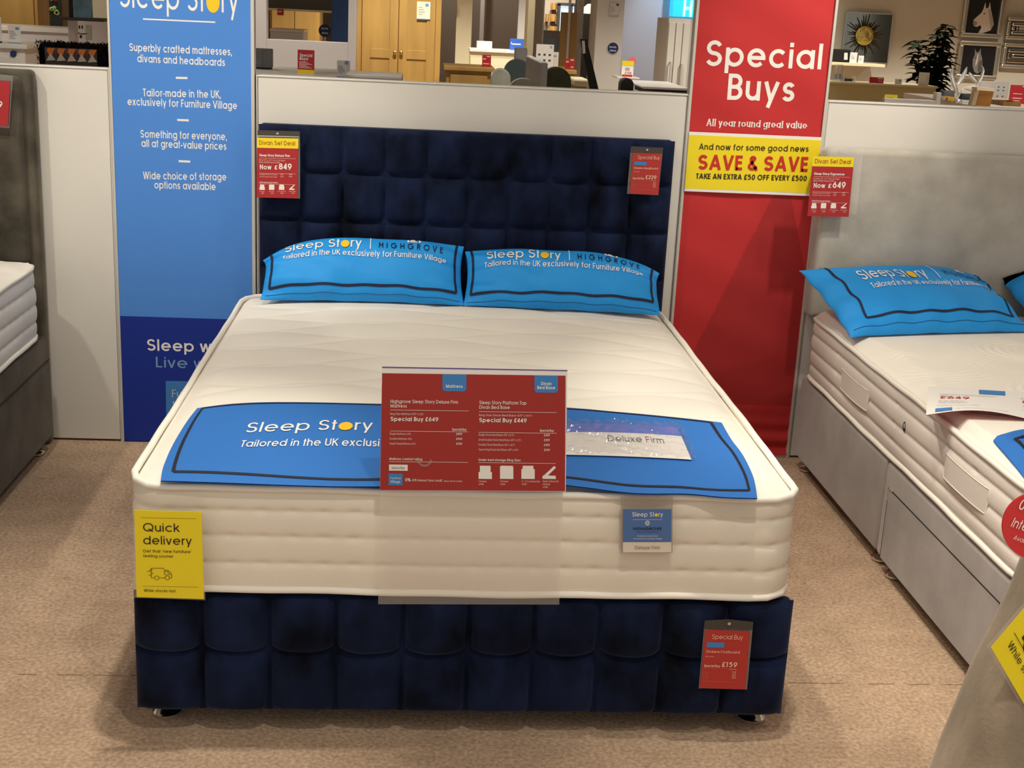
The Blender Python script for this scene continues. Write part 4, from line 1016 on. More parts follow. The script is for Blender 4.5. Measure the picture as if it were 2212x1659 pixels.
mb = MB().grid(lambda a, b: rrun(a, b), 26, 26); mb.grid(lambda a, b: rrun(1-a, b, -.0025), 26, 26); mb.build('cloth', CLOTH, t, smooth='all')
k = MB(); UL, VL = (cB-cA).length, (cC-cA).length
for a, b in (((.15, .15), (1, .15)), ((.15, .15), (.15, 1))): stroke(k, [(a[0]*UL, a[1]*VL), (b[0]*UL, b[1]*VL)], False, .007, lambda x, y, k_: rrun(x/UL, y/VL, .0018), step=.015)
k.build('border_line', MATS['black_navy_print'], t)
Y6 = -.132
t, zc, quad, poly = deal_tag('red and yellow tag on top left corner of pale grey headboard', 1740, 300, .022, Y6, 'Sleep Story Ergosense', "Double 4'6\" x 6'3\" (non storage)", 'Was \u00a3928 Save \u00a3279', '649',
         [(1772, 317), (1866, 320), (1850, 463), (1758, 459)], .095)
k = MB(); rect_px(k, [(1811, 324), (1823, 326), (1822, 329), (1811, 328)], Y6, .002); k.build('metal_clip', CHROME, t)

# ------------------------------------------------------------------ rounded upholstered bed end in the right foreground
YF = -2.86
TAUPE = mat('taupe_brushed_velvet', (160, 144, 124), .9, spec=.15, noise=(10, .3, 5, (1, 1, .5)), bump=(120, .4, .003), sheen=.3)
t = thing('upholstered_bed_end', 'rounded taupe velvet bed end filling the bottom right corner', 'furniture', (1.2, YF, 0))
out = [at(px, py, YF) for px, py in ((1989, 1659), (2020, 1571), (2057, 1483), (2079, 1428), (2123, 1340), (2167, 1248), (2184, 1203), (2202, 1158), (2220, 1118))]
z_hi = out[-1]
prof = [(out[0].x-.012, .03), (out[0].x-.012, out[0].z-.08)] + [(p.x, p.z) for p in out] + [(z_hi.x+.02, z_hi.z+.03), (z_hi.x+.06, z_hi.z+.043), (z_hi.x+.14, z_hi.z+.05), (1.75, z_hi.z+.05), (1.78, z_hi.z+.03), (1.79, z_hi.z), (1.79, .03)]
bm = bmesh.new(); vs = [bm.verts.new((x, YF, z)) for x, z in prof]; fc = bm.faces.new(vs)
ex_ = bmesh.ops.extrude_face_region(bm, geom=[fc]); bmesh.ops.translate(bm, verts=[v for v in ex_['geom'] if isinstance(v, bmesh.types.BMVert)], vec=(0, -.15, 0))
bmesh.ops.recalc_face_normals(bm, faces=bm.faces[:])
rim = [e for e in bm.edges if len(e.link_faces) == 2 and abs(e.verts[0].co.y-e.verts[1].co.y) < 1e-5]
bmesh.ops.bevel(bm, geom=rim, offset=.035, segments=5, affect='EDGES', profile=.5)
bm.verts.index_update(); mb = MB().add([v.co[:] for v in bm.verts], [[v.index for v in f_.verts] for f_ in bm.faces]); bm.free()
mb.build('padded_panel', TAUPE, t, smooth=True)
k = MB()
for x in (.78, 1.7): k.lathe((x, YF-.075, 0), [(.02, 0), (.025, .01), (.025, .045)], 16)
k.build('glide', BLACK, t)
YG = YF-.153
t = thing('delivery_sign', 'tilted yellow delivery sign on the taupe bed end at bottom right', 'sign', tuple(at(2240, 1500, YG)))
A = Vector((2132, 1397, 0)); d1 = Vector((80, 138, 0)); d2 = Vector((80, -94, 0))
def sp_(a, b): q_ = A+d1*a+d2*b; return (q_.x, q_.y)
k = MB(); rect_px(k, [sp_(0, 2.7), sp_(2.3, 2.7), sp_(2.3, 0), sp_(0, 0)], YG+.002, .0014); k.build('clear_pocket', CLEAR_HAZE, t)
k = MB(); rect_px(k, [sp_(.05, 2.4), sp_(2.22, 2.4), sp_(2.22, .06), sp_(.05, .06)], YG, .001); c = k.build('yellow_card', YELLOW, t)
aA, aB, aC = at(*sp_(0, 0), YG), at(*sp_(1, 0), YG), at(*sp_(0, 1), YG); e1, e2 = aB-aA, aC-aA
def tl_(u, v): return lambda x, y, k_: aA+e1*(u+x)+e2*(v+y)+Vector((0, -.0012-k_*.0001, 0))
L = MB(); write(L, 'While stocks last.', tl_(.20, .34), W=1.0, cap=.13, w=.11); stroke(L, [(.16, .57), (1.9, .57)], False, .006, tl_(0, 0))
for pts, cl in (([(.12, .66), (.05, .66), (.05, 1.08), (.55, 1.08), (.62, .98), (.75, .98), (.9, .84), (.9, .66), (.82, .66)], 0), ([(.32, .66), (.58, .66)], 0), (arc(.22, .66, .10, .10, 0, 360, 16)[:-1], 1), (arc(.70, .66, .10, .10, 0, 360, 16)[:-1], 1)):
    stroke(L, [(x+.25, y) for x, y in pts], bool(cl), .014, tl_(0, 0))
L.build('grey_lettering', INK_BLACK, c)
t = thing('round_sign', 'red round credit sign standing on the taupe bed end at right', 'sign', tuple(at(2240, 1205, YG-.006)))
ring = [at(*p, YG-.006) for p in arc(2240, 1137, 75, 73, 0, 360, 48)[:-1]]
c = MB().prism(ring, (0, .003, 0)).build('red_disc', mat('bright_red_card', (206, 52, 54), .5), t)
L = MB(); yy = YG-.0065
text_px(L, '0% APR', (2196, 1098), (2280, 1127), 22, yy, .12); text_px(L, 'Interest free', (2181, 1136), (2300, 1177), 19, yy, .11); text_px(L, 'Available', (2187, 1164), (2237, 1181), 9, yy, .1)
L.build('white_lettering', INK_WHITE, c)

# ------------------------------------------------------------------ the rest of the shop beyond the partitions
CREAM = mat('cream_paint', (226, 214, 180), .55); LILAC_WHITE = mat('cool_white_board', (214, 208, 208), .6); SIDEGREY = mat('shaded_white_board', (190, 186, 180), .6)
REDC = mat('flat_red_card', (186, 38, 46), .5); PINKW = mat('pale_wording', (240, 200, 196), .6); BLUEC = mat('sky_blue_print', (90, 150, 210), .5)
GREYP = mat('soft_grey_print', (170, 168, 164), .6); NAVYC = mat('navy_card', (30, 50, 104), .5)
def span(px0, px1, pyt, Y):
    a, b = at(px0, pyt, Y), at(px1, pyt, Y); return a.x, b.x, at((px0+px1)/2, pyt, Y).z
def card(name, label, cat, px0, py0, px1, py1, Y, base, marks=(), zb=None, thick=.006, group=None):
    """small upright printed card; marks are (u0, v0, u1, v1, material), v down"""
    a, b = at(px0, py0, Y), at(px1, py1, Y); z0 = b.z if zb is None else zb; W, H = b.x-a.x, a.z-z0
    t = thing(name, label, cat, ((a.x+b.x)/2, Y, z0), group)
    c = MB().box(a.x, b.x, Y-thick/2, Y+thick/2, z0, a.z, .001).build('board', base, t)
    by = {}
    for u0, v0, u1, v1, M in marks: by.setdefault(M.name, (M, []))[1].append((u0, v0, u1, v1))
    for nm, (M, rs) in by.items():
        k = MB()
        for u0, v0, u1, v1 in rs: k.box(a.x+W*u0, a.x+W*u1, Y-thick/2-.0015, Y-thick/2, a.z-H*v1, a.z-H*v0)
        k.build(nm.replace('flat_', '').replace('soft_', ''), M, t)
    return t
LINES_ = lambda M, u0=.12, u1=.7, v0=.3, v1=.8, n=5: tuple((u0, v0+(v1-v0)*i/n, u0+(u1-u0)*(.6+.4*((i*7) % 3)/2), v0+(v1-v0)*(i+.45)/n, M) for i in range(n))

# --- left gap, between the frame edge and the blue banner
x0, x1, z1 = span(-150, 55, 92, 4.2)
t = thing('chest_of_drawers', 'white chest of drawers with round navy sticker, far left', 'chest', ((x0+x1)/2, 4.5, 0))
MB().box(x0+.01, x1-.008, 4.205, 4.75, .05, z1-.03, .004).build('carcass', WHITE_GLOSS, t)
MB().box(x0-.01, x1+.012, 4.18, 4.77, z1-.03, z1, .006).build('top', WHITE_GLOSS, t)
for i in range(4):
    zz = z1-.06-.29*(i+1); d = MB().box(x0+.04, x1-.04, 4.188, 4.206, zz, zz+.27, .004).build('drawer', WHITE_GLOSS, t)
MB().lathe(at(29, 116, 4.184), [(.021, 0), (.021, .003)], 24, axis='y').build('round_sticker', NAVYC, t)
for x in (x0+.05, x1-.05): MB().box(x-.03, x+.03, 4.25, 4.3, 0, .05).build('leg', WHITE_GLOSS, t)
card('price_card', 'white price card with blue corner on the white chest, far left', 'price card', 17, 55, 46, 93, 4.35, PAPER, ((.6, .08, .88, .22, BLUEC),)+LINES_(GREYP)+((0, .95, 1, 1, BLUEC),), z1)
card('price_card', 'white price card cut by the left frame edge, on white chest', 'price card', -24, 36, 5, 92, 4.3, PAPER, ((.1, .93, 1, 1, NAVYC),)+LINES_(GREYP), z1)
# shaggy black mirror
Yb = 3.1; a, b = at(72, 84, Yb), at(300, 84, Yb); z1 = at(110, 84, Yb).z
t = thing('shaggy_frame', 'black shaggy framed mirror with painted triangle reflections, left of blue banner', 'frame', ((a.x+b.x)/2, Yb, 0))
rd = random.Random(3); mb = MB().box(a.x+.02, b.x-.02, Yb, Yb+.1, .02, z1-.02, .03)
for i in range(900):
    x = rd.uniform(a.x+.01, b.x-.01); z = rd.uniform(z1-.32, z1-.015) if i % 2 else z1-.02
    if at(104, 106, Yb).x < x < at(204, 106, Yb).x and z < at(150, 106, Yb).z-.01: continue
    if i % 5 == 0: x = a.x+.02; z = rd.uniform(z1-.5, z1-.03)
    d = Vector((rd.uniform(-1, 1), rd.uniform(-1, -.2), rd.uniform(-.6, 1))).normalized()*rd.uniform(.012, .028); p = Vector((x, Yb+rd.uniform(-.01, .06), z)); s_ = Vector((.004, 0, .001))
    n_ = len(mb.v); mb.v += [tuple(p-s_), tuple(p+s_), tuple(p+d)]; mb.f.append((n_, n_+1, n_+2)); mb.mi.append(0)
mb.build('shaggy_border', mat('black_shag', (7, 7, 8), .95, spec=.05), t)
zt_ = at(150, 104, Yb).z; xa, xb = at(98, 106, Yb).x, at(210, 106, Yb).x
c = MB().box(xa, xb, Yb-.012, Yb+.02, z1-.75, zt_).build('dark_panel', mat('dark_brown_panel', (44, 36, 34), .25, spec=.5), t)
cols = [mat('orange_reflection', (176, 92, 30), .5), mat('pale_grey_reflection', (158, 150, 140), .5), mat('plum_reflection', (74, 50, 58), .5)]  # flat colours painting a tile pattern reflected in the mirror
for j, M in enumerate(cols):
    k = MB()
    for i in range(5):
        xs = xa+(xb-xa)*i/5; w5 = (xb-xa)/5; yy = Yb-.0135-.0004*j
        if j == 0: k.prism([(xs, yy, zt_-.003), (xs+w5, yy, zt_-.003), (xs+w5*.55, yy, zt_-.055)], (0, .0005, 0))
        if j == 1: k.prism([(xs+w5*.1, yy, zt_-.075), (xs+w5*.5, yy, zt_-.03), (xs+w5*1.0, yy, zt_-.07)], (0, .0005, 0))
        if j == 2: k.prism([(xs, yy, zt_-.003), (xs+w5*.3, yy, zt_-.003), (xs, yy, zt_-.05)], (0, .0005, 0))
    k.build('triangle_reflection', M, c)
# white unit, pedestal with dark shelf, canvas, floral picture, oak wardrobe
x0, x1, z1 = span(-40, 146, 57, 6.4)
t = thing('display_unit', 'long low white display unit behind the white chest', 'unit', ((x0+x1)/2, 6.6, 0))
MB().box(x0, x1, 6.42, 6.9, .06, z1-.04, .004).build('carcass', LILAC_WHITE, t); MB().box(x0-.01, x1+.01, 6.4, 6.92, z1-.04, z1, .004).build('top', WHITE_GLOSS, t); MB().box(x0+.03, x1-.03, 6.46, 6.85, 0, .06).build('plinth', DARKGREY, t)
x0, x1, z1 = span(162, 262, 46, 6.2)
t = thing('display_unit', 'pale display unit with small black marks, close to the blue banner', 'unit', ((x0+x1)/2, 6.4, 0))
MB().box(x0, x1, 6.2, 6.6, 0, z1, .004).build('carcass', LILAC_WHITE, t)
k = MB()
for px, py, w_, h_ in ((163, 54, 4, 8), (170, 55, 3, 7), (176, 55, 3, 7), (163, 70, 8, 3), (172, 72, 16, 2), (172, 76, 5, 6)): rect_px(k, [(px, py), (px+w_, py), (px+w_, py+h_), (px, py+h_)], 6.2, .001, front=.002)
k.build('black_marks', BLACK, t); k = MB(); rect_px(k, [(185, 54), (198, 54), (198, 86), (185, 86)], 6.2, .001, front=.002); k.build('grey_square', GREYP, t)
x0, x1, z1 = span(118, 224, 39, 5.2); zb_ = at(170, 45, 5.2).z
t = thing('pedestal_stand', 'pale pedestal stand with dark flat top, left of blue banner', 'stand', ((x0+x1)/2, 5.4, 0))
MB().box(x0, x1, 5.2, 5.6, zb_, z1, .003).build('dark_top', DARKGREY, t)
xa, xb, _ = span(146, 162, 80, 5.3); MB().box(xa, xb, 5.32, 5.40, .02, zb_, .002).build('column', LILAC_WHITE, t); MB().box(xa-.12, xb+.12, 5.2, 5.55, 0, .02, .004).build('base', LILAC_WHITE, t)
t = thing('canvas_picture', 'pale blue cloudy canvas standing on the dark topped pedestal', 'picture', tuple(at(176, 39, 5.35)))
a, b = at(157, 5, 5.3), at(197, 5, 5.3)
MB().box(a.x, b.x, 5.30, 5.34, z1, z1+.34, .003).build('painted_canvas', mat('cloudy_blue_paint', (120, 160, 184), .6, noise=(9, .4, 3)), t); MB().box(a.x-.03, a.x, 5.30, 5.38, z1, z1+.34, .002).build('dark_side', BLACK, t)
x0, x1, z1 = span(-120, 82, 57, 8.6); 
t = thing('wardrobe', 'honey oak wardrobe at the far left behind white unit', 'wardrobe', ((x0+x1)/2, 8.8, 0))
MB().box(x0, x1, 8.62, 9.15, .06, 2.05, .006).build('carcass', OAK, t)
for i in range(2): MB().box(x0+.03+(x1-x0-.06)*i/2+.003, x0+.03+(x1-x0-.06)*(i+1)/2-.003, 8.600, 8.622, .1, 2.0, .004).build('door', OAK, t)
MB().box(x0-.02, x1+.02, 8.58, 9.17, 2.05, 2.1, .008).build('cornice', OAK, t); MB().box(x0+.03, x1-.03, 8.66, 9.1, 0, .06).build('plinth', OAK_DARK, t)
t = thing('floral_picture', 'narrow picture of red and green flowers, left background', 'picture', tuple(at(122, 60, 8.4)))
a, b = at(108, 58, 8.4), at(134, 58, 8.4)
MB().box(a.x, b.x, 8.4, 8.43, .0, 1.85, .003).build('dark_board', mat('dark_green_print', (40, 48, 40), .5, noise=(9, .5, 3)), t)
k = MB(); rd = random.Random(5)
for i in range(16): k.lathe((rd.uniform(a.x+.02, b.x-.03), 8.398, rd.uniform(1.38, 1.75)), [(.02, 0), (.012, .004)], 7, axis='y')
k.build('flowers', mat('pale_green_flower', (150, 176, 110), .6), t)
k = MB()
for i in range(3): k.lathe((b.x-.05-.02*i, 8.396, 1.55+.03*i), [(.018, 0), (.01, .004)], 7, axis='y')
k.build('red_flowers', REDC, t)
# tall beige divider behind
x0, x1, z1 = span(80, 265, 10, 9.6)
tag(MB().box(x0, x1, 9.6, 9.7, 0, 2.6, .004).build('display_partition', mat('stone_paint', (160, 150, 130), .8)), 'tall stone coloured divider behind the pedestal stand', 'partition')

# --- middle gap: white room set with opening, oak wardrobe and bedside chest
x0, x1, z1 = span(470, 768, 90, 3.6); xo0, xo1, _ = span(576, 752, 60, 3.6); zo = at(660, 88, 3.6).z
t = thing('display_partition', 'white room divider with large square opening, right of blue banner', 'partition', ((x0+x1)/2, 3.65, 0))
MB().box(x0, xo0, 3.6, 3.7, 0, 2.4, .003).build('upright', LILAC_WHITE, t); MB().box(xo1, x1, 3.6, 3.7, 0, 2.4, .003).build('upright', LILAC_WHITE, t)
MB().box(xo0, xo1, 3.6, 3.7, 0, zo, .003).build('lower_board', LILAC_WHITE, t); MB().box(xo0, xo1, 3.6, 3.7, 2.1, 2.4, .003).build('lintel', LILAC_WHITE, t)
x0, x1, z1 = span(716, 754, 60, 4.6)
tag(MB().box(x0, x1+.05, 4.6, 4.66, 0, 2.3, .004).build('blue_board', mat('deep_blue_board', (44, 74, 124), .6)), 'deep blue upright board seen through the white opening', 'board')
xa, xb, za = span(582, 690, 22, 8.8)
t = thing('wardrobe', 'honey oak wardrobe seen through the white square opening', 'wardrobe', ((xa+xb)/2, 9, 0))
MB().box(xa, xb, 8.82, 9.3, .05, 2.0, .006).build('carcass', OAK, t)
for i in range(2): MB().box(xa+.02+(xb-xa-.04)*i/2+.003, xa+.02+(xb-xa-.04)*(i+1)/2-.003, 8.8, 8.822, .1, 1.95, .003).build('door', OAK, t)
MB().box(xa+.03, xb-.03, 8.86, 9.25, 0, .05).build('plinth', OAK_DARK, t)
xa, xb, za = span(560, 722, 0, 6.2); zb_ = at(640, 21, 6.2).z
t = thing('hanging_board', 'dark olive grey board across top of the square opening', 'board', ((xa+xb)/2, 6.2, zb_))
MB().box(xa, xb, 6.2, 6.25, zb_, 3.05, .003).build('board', mat('dark_olive_board', (84, 82, 70), .7), t); MB().box(xa, xb, 6.19, 6.2, zb_-.012, zb_+.004).build('pale_edge', CREAM, t)
card('price_card', 'small red card hanging below the dark olive board', 'price card', 599, 19, 613, 33, 6.15, REDC, ((.1, .3, .7, .5, PINKW),), at(606, 33, 6.15).z)
x0, x1, z1 = span(584, 655, 63, 5.6)
t = thing('display_unit', 'low grey white box unit behind the square opening', 'unit', ((x0+x1)/2, 5.8, 0)); MB().box(x0, x1, 5.6, 6.0, .04, z1-.02, .004).build('carcass', LILAC_WHITE, t); MB().box(x0-.005, x1+.005, 5.595, 6.005, z1-.02, z1, .003).build('top', WHITE_GLOSS, t); MB().box(x0+.02, x1-.02, 5.64, 5.95, 0, .04).build('plinth', DARKGREY, t)
xs = at(702, 66, 5.4)
t = thing('round_sign', 'navy round sign on a pole behind the square opening', 'sign', (xs.x, 5.4, 0))
MB().lathe((xs.x, 5.39, xs.z), [(.046, 0), (.046, .006)], 28, axis='y').build('navy_disc', NAVYC, t); MB().tube([(xs.x, 5.4, .02), (xs.x, 5.4, xs.z)], .008, 8).build('pole', ALU, t); MB().lathe((xs.x, 5.4, 0), [(.12, 0), (.12, .012), (.02, .02)], 20).build('base', ALU, t)
L = MB(); text_px(L, 'Same day', (694, 63), (709, 63.5), 3.6, 5.382, .2); text_px(L, 'delivery', (695, 73), (709, 73.5), 4, 5.382, .2); L.build('white_lettering', INK_WHITE, t)
# white shelf unit just behind the partition with tins, cards
zs_ = at(640, 167, 1.0).z; xa, xb = at(470, 165, 1.0).x, at(746, 165, 1.0).x
t = thing('shelf_unit', 'white shelf unit directly behind the middle partition', 'shelf', ((xa+xb)/2, 1.4, 0))
MB().box(xa, xb, 1.0, 1.9, zs_-.022, zs_, .002).build('top', WHITE_GLOSS, t); MB().box(xa+.02, xb-.02, 1.02, 1.88, .05, zs_-.022, .002).build('carcass', LILAC_WHITE, t)
for x in (xa+.06, xb-.06): MB().box(x-.03, x+.03, 1.1, 1.16, 0, .05).build('leg', LILAC_WHITE, t)
SLAT = mat('grey_slat_plastic', (120, 120, 118), .6)
proto = None
for i, (px0, px1) in enumerate(((548, 566), (567, 587))):
    a, b = at(px0, 150, 1.55), at(px1, 150, 1.55); zt_ = at(px0, 104, 1.55).z; w_ = .042
    if proto is None:
        r0_ = thing('slatted_organiser', 'grey slatted organiser, left one of two beside blue banner', 'organiser', (a.x, 1.55, zs_), 'grey slatted organisers')
        H_ = zt_-zs_; MB().box(a.x+.002, a.x+w_-.002, 1.555, 1.61, zs_+.008, zt_-.001).build('core', DARKGREY, r0_)
        k = MB(); n = 13
        for j in range(n): k.box(a.x, a.x+w_, 1.55, 1.615, zs_+.010+(H_-.012)*j/n, zs_+.010+(H_-.012)*(j+.72)/n, .001)
        k.build('slats', SLAT, r0_); MB().box(a.x+.003, a.x+w_-.003, 1.556, 1.608, zs_, zs_+.008).build('base', BLACK, r0_); proto = r0_
    else:
        c = proto.copy(); SC.collection.objects.link(c); c.location.x = a.x+.001; c['label'] = 'grey slatted organiser, right one of two beside blue banner'
        for ch in list(proto.children):
            d = ch.copy(); SC.collection.objects.link(d); d.parent = c
t = card('promo_card', 'red promotional card with yellow foot on the white shelf', 'card', 643, 107, 679, 158, 1.35, REDC, LINES_(PINKW, .1, .85, .5, .8, 6)+((0, .84, 1, 1, YELLOW),), zs_)
L = MB(); text_px(L, 'Special', (647, 122), (675, 123.5), 6.5, 1.344, .2); text_px(L, 'Buys!', (647, 129.5), (666, 130.5), 6.5, 1.344, .2); L.build('white_lettering', INK_WHITE, t)
card('price_card', 'pale price card with blue square at the end of white shelf', 'price card', 728, 130, 756, 165, 1.12, mat('pale_card', (214, 208, 204), .6), ((.6, .02, .85, .2, BLUEC), (0, .93, .62, .99, BLUEC))+LINES_(GREYP, .08, .6, .3, .8, 4), zs_)
x0, x1, z1 = span(746, 868, 163, .62)
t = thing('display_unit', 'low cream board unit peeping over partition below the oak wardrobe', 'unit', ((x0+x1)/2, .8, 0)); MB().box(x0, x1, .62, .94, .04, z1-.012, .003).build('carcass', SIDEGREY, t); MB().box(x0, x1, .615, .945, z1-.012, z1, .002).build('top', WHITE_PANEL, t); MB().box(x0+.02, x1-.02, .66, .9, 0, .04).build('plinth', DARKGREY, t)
# the big oak wardrobe
Yw = 9.0; x0, x1, _ = span(767, 953, 60, Yw)
t = thing('wardrobe', 'large honey oak two door wardrobe above the middle partition', 'wardrobe', ((x0+x1)/2, Yw+.3, 0))
MB().box(x0, x1, Yw+.02, Yw+.6, .06, 2.0, .006).build('carcass', OAK, t); MB().box(x0-.03, x1+.03, Yw-.02, Yw+.63, 2.0, 2.06, .01).build('cornice', OAK, t); MB().box(x0+.03, x1-.03, Yw+.05, Yw+.55, 0, .06).build('plinth', OAK_DARK, t)
xm = at(860, 100, Yw).x; st_ = at(782, 60, Yw).x; en_ = at(940, 60, Yw).x
for xa, xb, kx in ((st_, xm-.004, 853), (xm+.004, en_, 866.5)):
    k = MB(); r_ = .085
    k.box(xa, xa+r_, Yw-.004, Yw+.022, .12, 1.95, .003); k.box(xb-r_, xb, Yw-.004, Yw+.022, .12, 1.95, .003)
    zr_ = at(860, 116, Yw).z
    for z in (.12, zr_-.05, 1.86): k.box(xa+r_, xb-r_, Yw-.004, Yw+.022, z, z+.09, .003)
    k.box(xa+r_, xb-r_, Yw+.010, Yw+.022, .2, 1.9)
    d = k.build('door', OAK, t); p = at(kx, 114, Yw-.006); MB().lathe((p.x, Yw-.006, p.z), [(.010, 0), (.008, .012), (.020, .022), (.018, .034), (.006, .040)], 16, axis='y').build('knob', BRASS, d, smooth=True)
k = MB()
k.box(xm-.004, xm+.004, Yw+.008, Yw+.021, .12, 1.95); k.build('door_gap', OAK_DARK, t)
t = card('price_leaflet', 'cream leaflet with blue logo pinned on right oak wardrobe door', 'leaflet', 901, 3, 929, 43, Yw-.012, mat('cream_paper', (236, 226, 196), .6), ((.62, .1, .86, .26, BLUEC), (0, .95, 1, 1, BLUEC))+LINES_(GREYP, .12, .6, .3, .8, 4))
# plain boards right of the wardrobe
for px0, px1, Y, M, lb in ((953, 1124, 11.2, mat('mushroom_paint', (134, 122, 112), .8), 'tall mushroom grey divider right of the oak wardrobe'), (985, 1019, 9.6, CREAM, 'tall narrow cream board right of the oak wardrobe')):
    x0, x1, _ = span(px0, px1, 60, Y); tag(MB().box(x0, x1, Y, Y+.08, 0, 2.5, .004).build('display_partition', M), lb, 'partition')
x0, x1, _ = span(1036, 1045, 60, 10.9); tag(MB().box(x0, x1, 10.9, 10.95, 0, 2.4, .003).build('upright_rail', LILAC_WHITE), 'thin pale upright rail in front of the mushroom grey divider', 'rail')
x0, x1, _ = span(1118, 1134, 60, 9.3); tag(MB().box(x0, x1, 9.3, 9.4, 0, 2.4, .003).build('upright_rail', SIDEGREY), 'grey upright post between mushroom divider and bright cream post', 'rail')
x0, x1, z1 = span(1017, 1116, 107, 8.6)
t = thing('display_unit', 'low cream unit with cards on it, right of oak wardrobe', 'unit', ((x0+x1)/2, 8.8, 0)); MB().box(x0, x1, 8.62, 9.0, .05, z1-.03, .004).build('carcass', CREAM, t); MB().box(x0-.01, x1+.01, 8.6, 9.02, z1-.03, z1, .004).build('top', WHITE_GLOSS, t); MB().box(x0+.03, x1-.03, 8.66, 8.95, 0, .05).build('plinth', DARKGREY, t)
card('white_box', 'plain white box on the low cream unit', 'box', 1030, 88, 1062, 107, 8.75, WHITE_GLOSS, ((0, 0, .03, 1, GREYP),), z1, thick=.12)
card('promo_card', 'royal blue sign card on the right end of cream unit', 'card', 1102, 83, 1132, 107, 8.7, mat('royal_blue_card', (52, 96, 190), .5), ((.15, .42, .75, .52, PAPER), (.08, .3, .12, .5, PAPER)), z1)
# oak bedside chest
x0, x1, z1 = span(962, 1065, 144, 4.4)
t = thing('bedside_chest', 'honey oak bedside chest with one knob above the partition', 'chest', ((x0+x1)/2, 4.6, 0))
MB().box(x0-.012, x1+.012, 4.38, 4.85, z1-.03, z1, .005).build('top', OAK, t); MB().box(x0+.008, x1-.008, 4.415, 4.83, .06, z1-.03, .004).build('carcass', OAK, t)
for i in range(4):
    zt_ = z1-.055-.27*i; d = MB().box(x0+.035, x1-.035, 4.40, 4.418, zt_-.235, zt_, .004).build('drawer', OAK, t)
    MB().lathe(((x0+x1)/2, 4.40, zt_-.075), [(.006, 0), (.006, .012), (.012, .018), (.010, .026), (.004, .03)], 14, axis='y').build('knob', CHROME, d, smooth=True)
for x in (x0+.04, x1-.04): MB().box(x-.03, x+.03, 4.44, 4.5, 0, .06).build('leg', OAK, t)
t = card('price_card', 'red price card standing on the oak bedside chest', 'price card', 1042, 118, 1060, 146, 4.5, REDC, ((.5, .1, .9, .18, PINKW), (.1, .3, .4, .4, PINKW), (.1, .7, .8, .78, PINKW)), z1)
# bright cream post
x0, x1, _ = span(1139, 1154, 60, 6.0); x2 = at(1173, 60, 6.35).x
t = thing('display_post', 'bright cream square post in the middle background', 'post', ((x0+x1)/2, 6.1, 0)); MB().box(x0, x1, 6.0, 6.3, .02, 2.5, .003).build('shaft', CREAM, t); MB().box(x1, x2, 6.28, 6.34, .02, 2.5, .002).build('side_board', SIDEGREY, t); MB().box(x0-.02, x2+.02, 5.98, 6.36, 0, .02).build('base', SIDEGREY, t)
# grey slab headboard and upholstered heads nearby
HEADGREY = mat('slate_grey_fabric', (168, 170, 172), .9, noise=(20, .08, 3), bump=(150, .2, .002))
xa = at(1168, 150, 2.2).x; xb = at(1183, 150, 2.2).x; zt_ = at(1175, 135, 2.2).z
yb_ = 2.2
while yb_ < 8 and ray(1137, 120).x*(yb_-CAM.y)/ray(1137, 120).y+CAM.x < xa: yb_ += .02
t = thing('end_panel', 'grey fabric end panel running away behind middle partition', 'panel', ((xa+xb)/2, (2.2+yb_)/2, 0)); MB().box(xa, xb, 2.2, yb_, .02, zt_, .008, seg=3).build('fabric_panel', HEADGREY, t); MB().box(xa+.005, xb-.005, 2.25, yb_-.05, 0, .02).build('glide_rail', BLACK, t)
def roundhead(label, px0, px1, pyt, Y, M, rad, thick=.10, name='headboard'):
    x0, x1, z1 = span(px0, px1, pyt, Y); rad = min(rad, (x1-x0)/2.01)
    prof = [(x0, .02)]+[(x0+rad-rad*math.cos(a), z1-rad+rad*math.sin(a)) for a in [PI/2*i/8 for i in range(9)]]+[(x1-rad+rad*math.sin(a), z1-rad+rad*math.cos(a)) for a in [PI/2*i/8 for i in range(9)]]+[(x1, .02)]
    bm = bmesh.new(); f_ = bm.faces.new([bm.verts.new((x, Y+thick, z)) for x, z in prof]); g = bmesh.ops.extrude_face_region(bm, geom=[f_])
    bmesh.ops.translate(bm, verts=[v for v in g['geom'] if isinstance(v, bmesh.types.BMVert)], vec=(0, -thick, 0)); bmesh.ops.recalc_face_normals(bm, faces=bm.faces[:])
    bmesh.ops.bevel(bm, geom=[e for e in bm.edges if abs(e.verts[0].co.y-e.verts[1].co.y) < 1e-6], offset=thick*.22, segments=3, affect='EDGES', clamp_overlap=True); bm.verts.index_update()
    t = thing(name, label, 'headboard' if name == 'headboard' else 'chair', ((x0+x1)/2, Y, 0))
    MB().add([v.co[:] for v in bm.verts], [[v.index for v in q_.verts] for q_ in bm.faces]).build('upholstered_back', M, t, smooth=True); bm.free()
    k = MB()
    for x in (x0+.05, x1-.05): k.box(x-.02, x+.02, Y+.03, Y+.06, 0, .03)
    k.build('leg', BLACK, t); return t
STEEL_V = mat('steel_grey_velvet', (160, 162, 152), .6, spec=.3, noise=(8, .2, 3), sheen=.5)
roundhead('rounded steel grey velvet chair back right of oak bedside chest', 1062, 1104, 148, 3.9, STEEL_V, .09)
roundhead('dark teal shiny curved chair back behind grey end panel', 1090, 1148, 128, 5.0, mat('dark_teal_velvet', (60, 74, 78), .45, spec=.5, sheen=.5), .16)
roundhead('low grey rounded chair back just left of grey end panel', 1098, 1166, 170, 2.0, STEEL_V, .13)
roundhead('tall slate upright panel behind the grey end panel', 1113, 1140, 104, 5.4, HEADGREY, .01)
roundhead('dark olive green rounded headboard right of grey end panel', 1172, 1236, 145, 2.6, GREENFAB, .10)
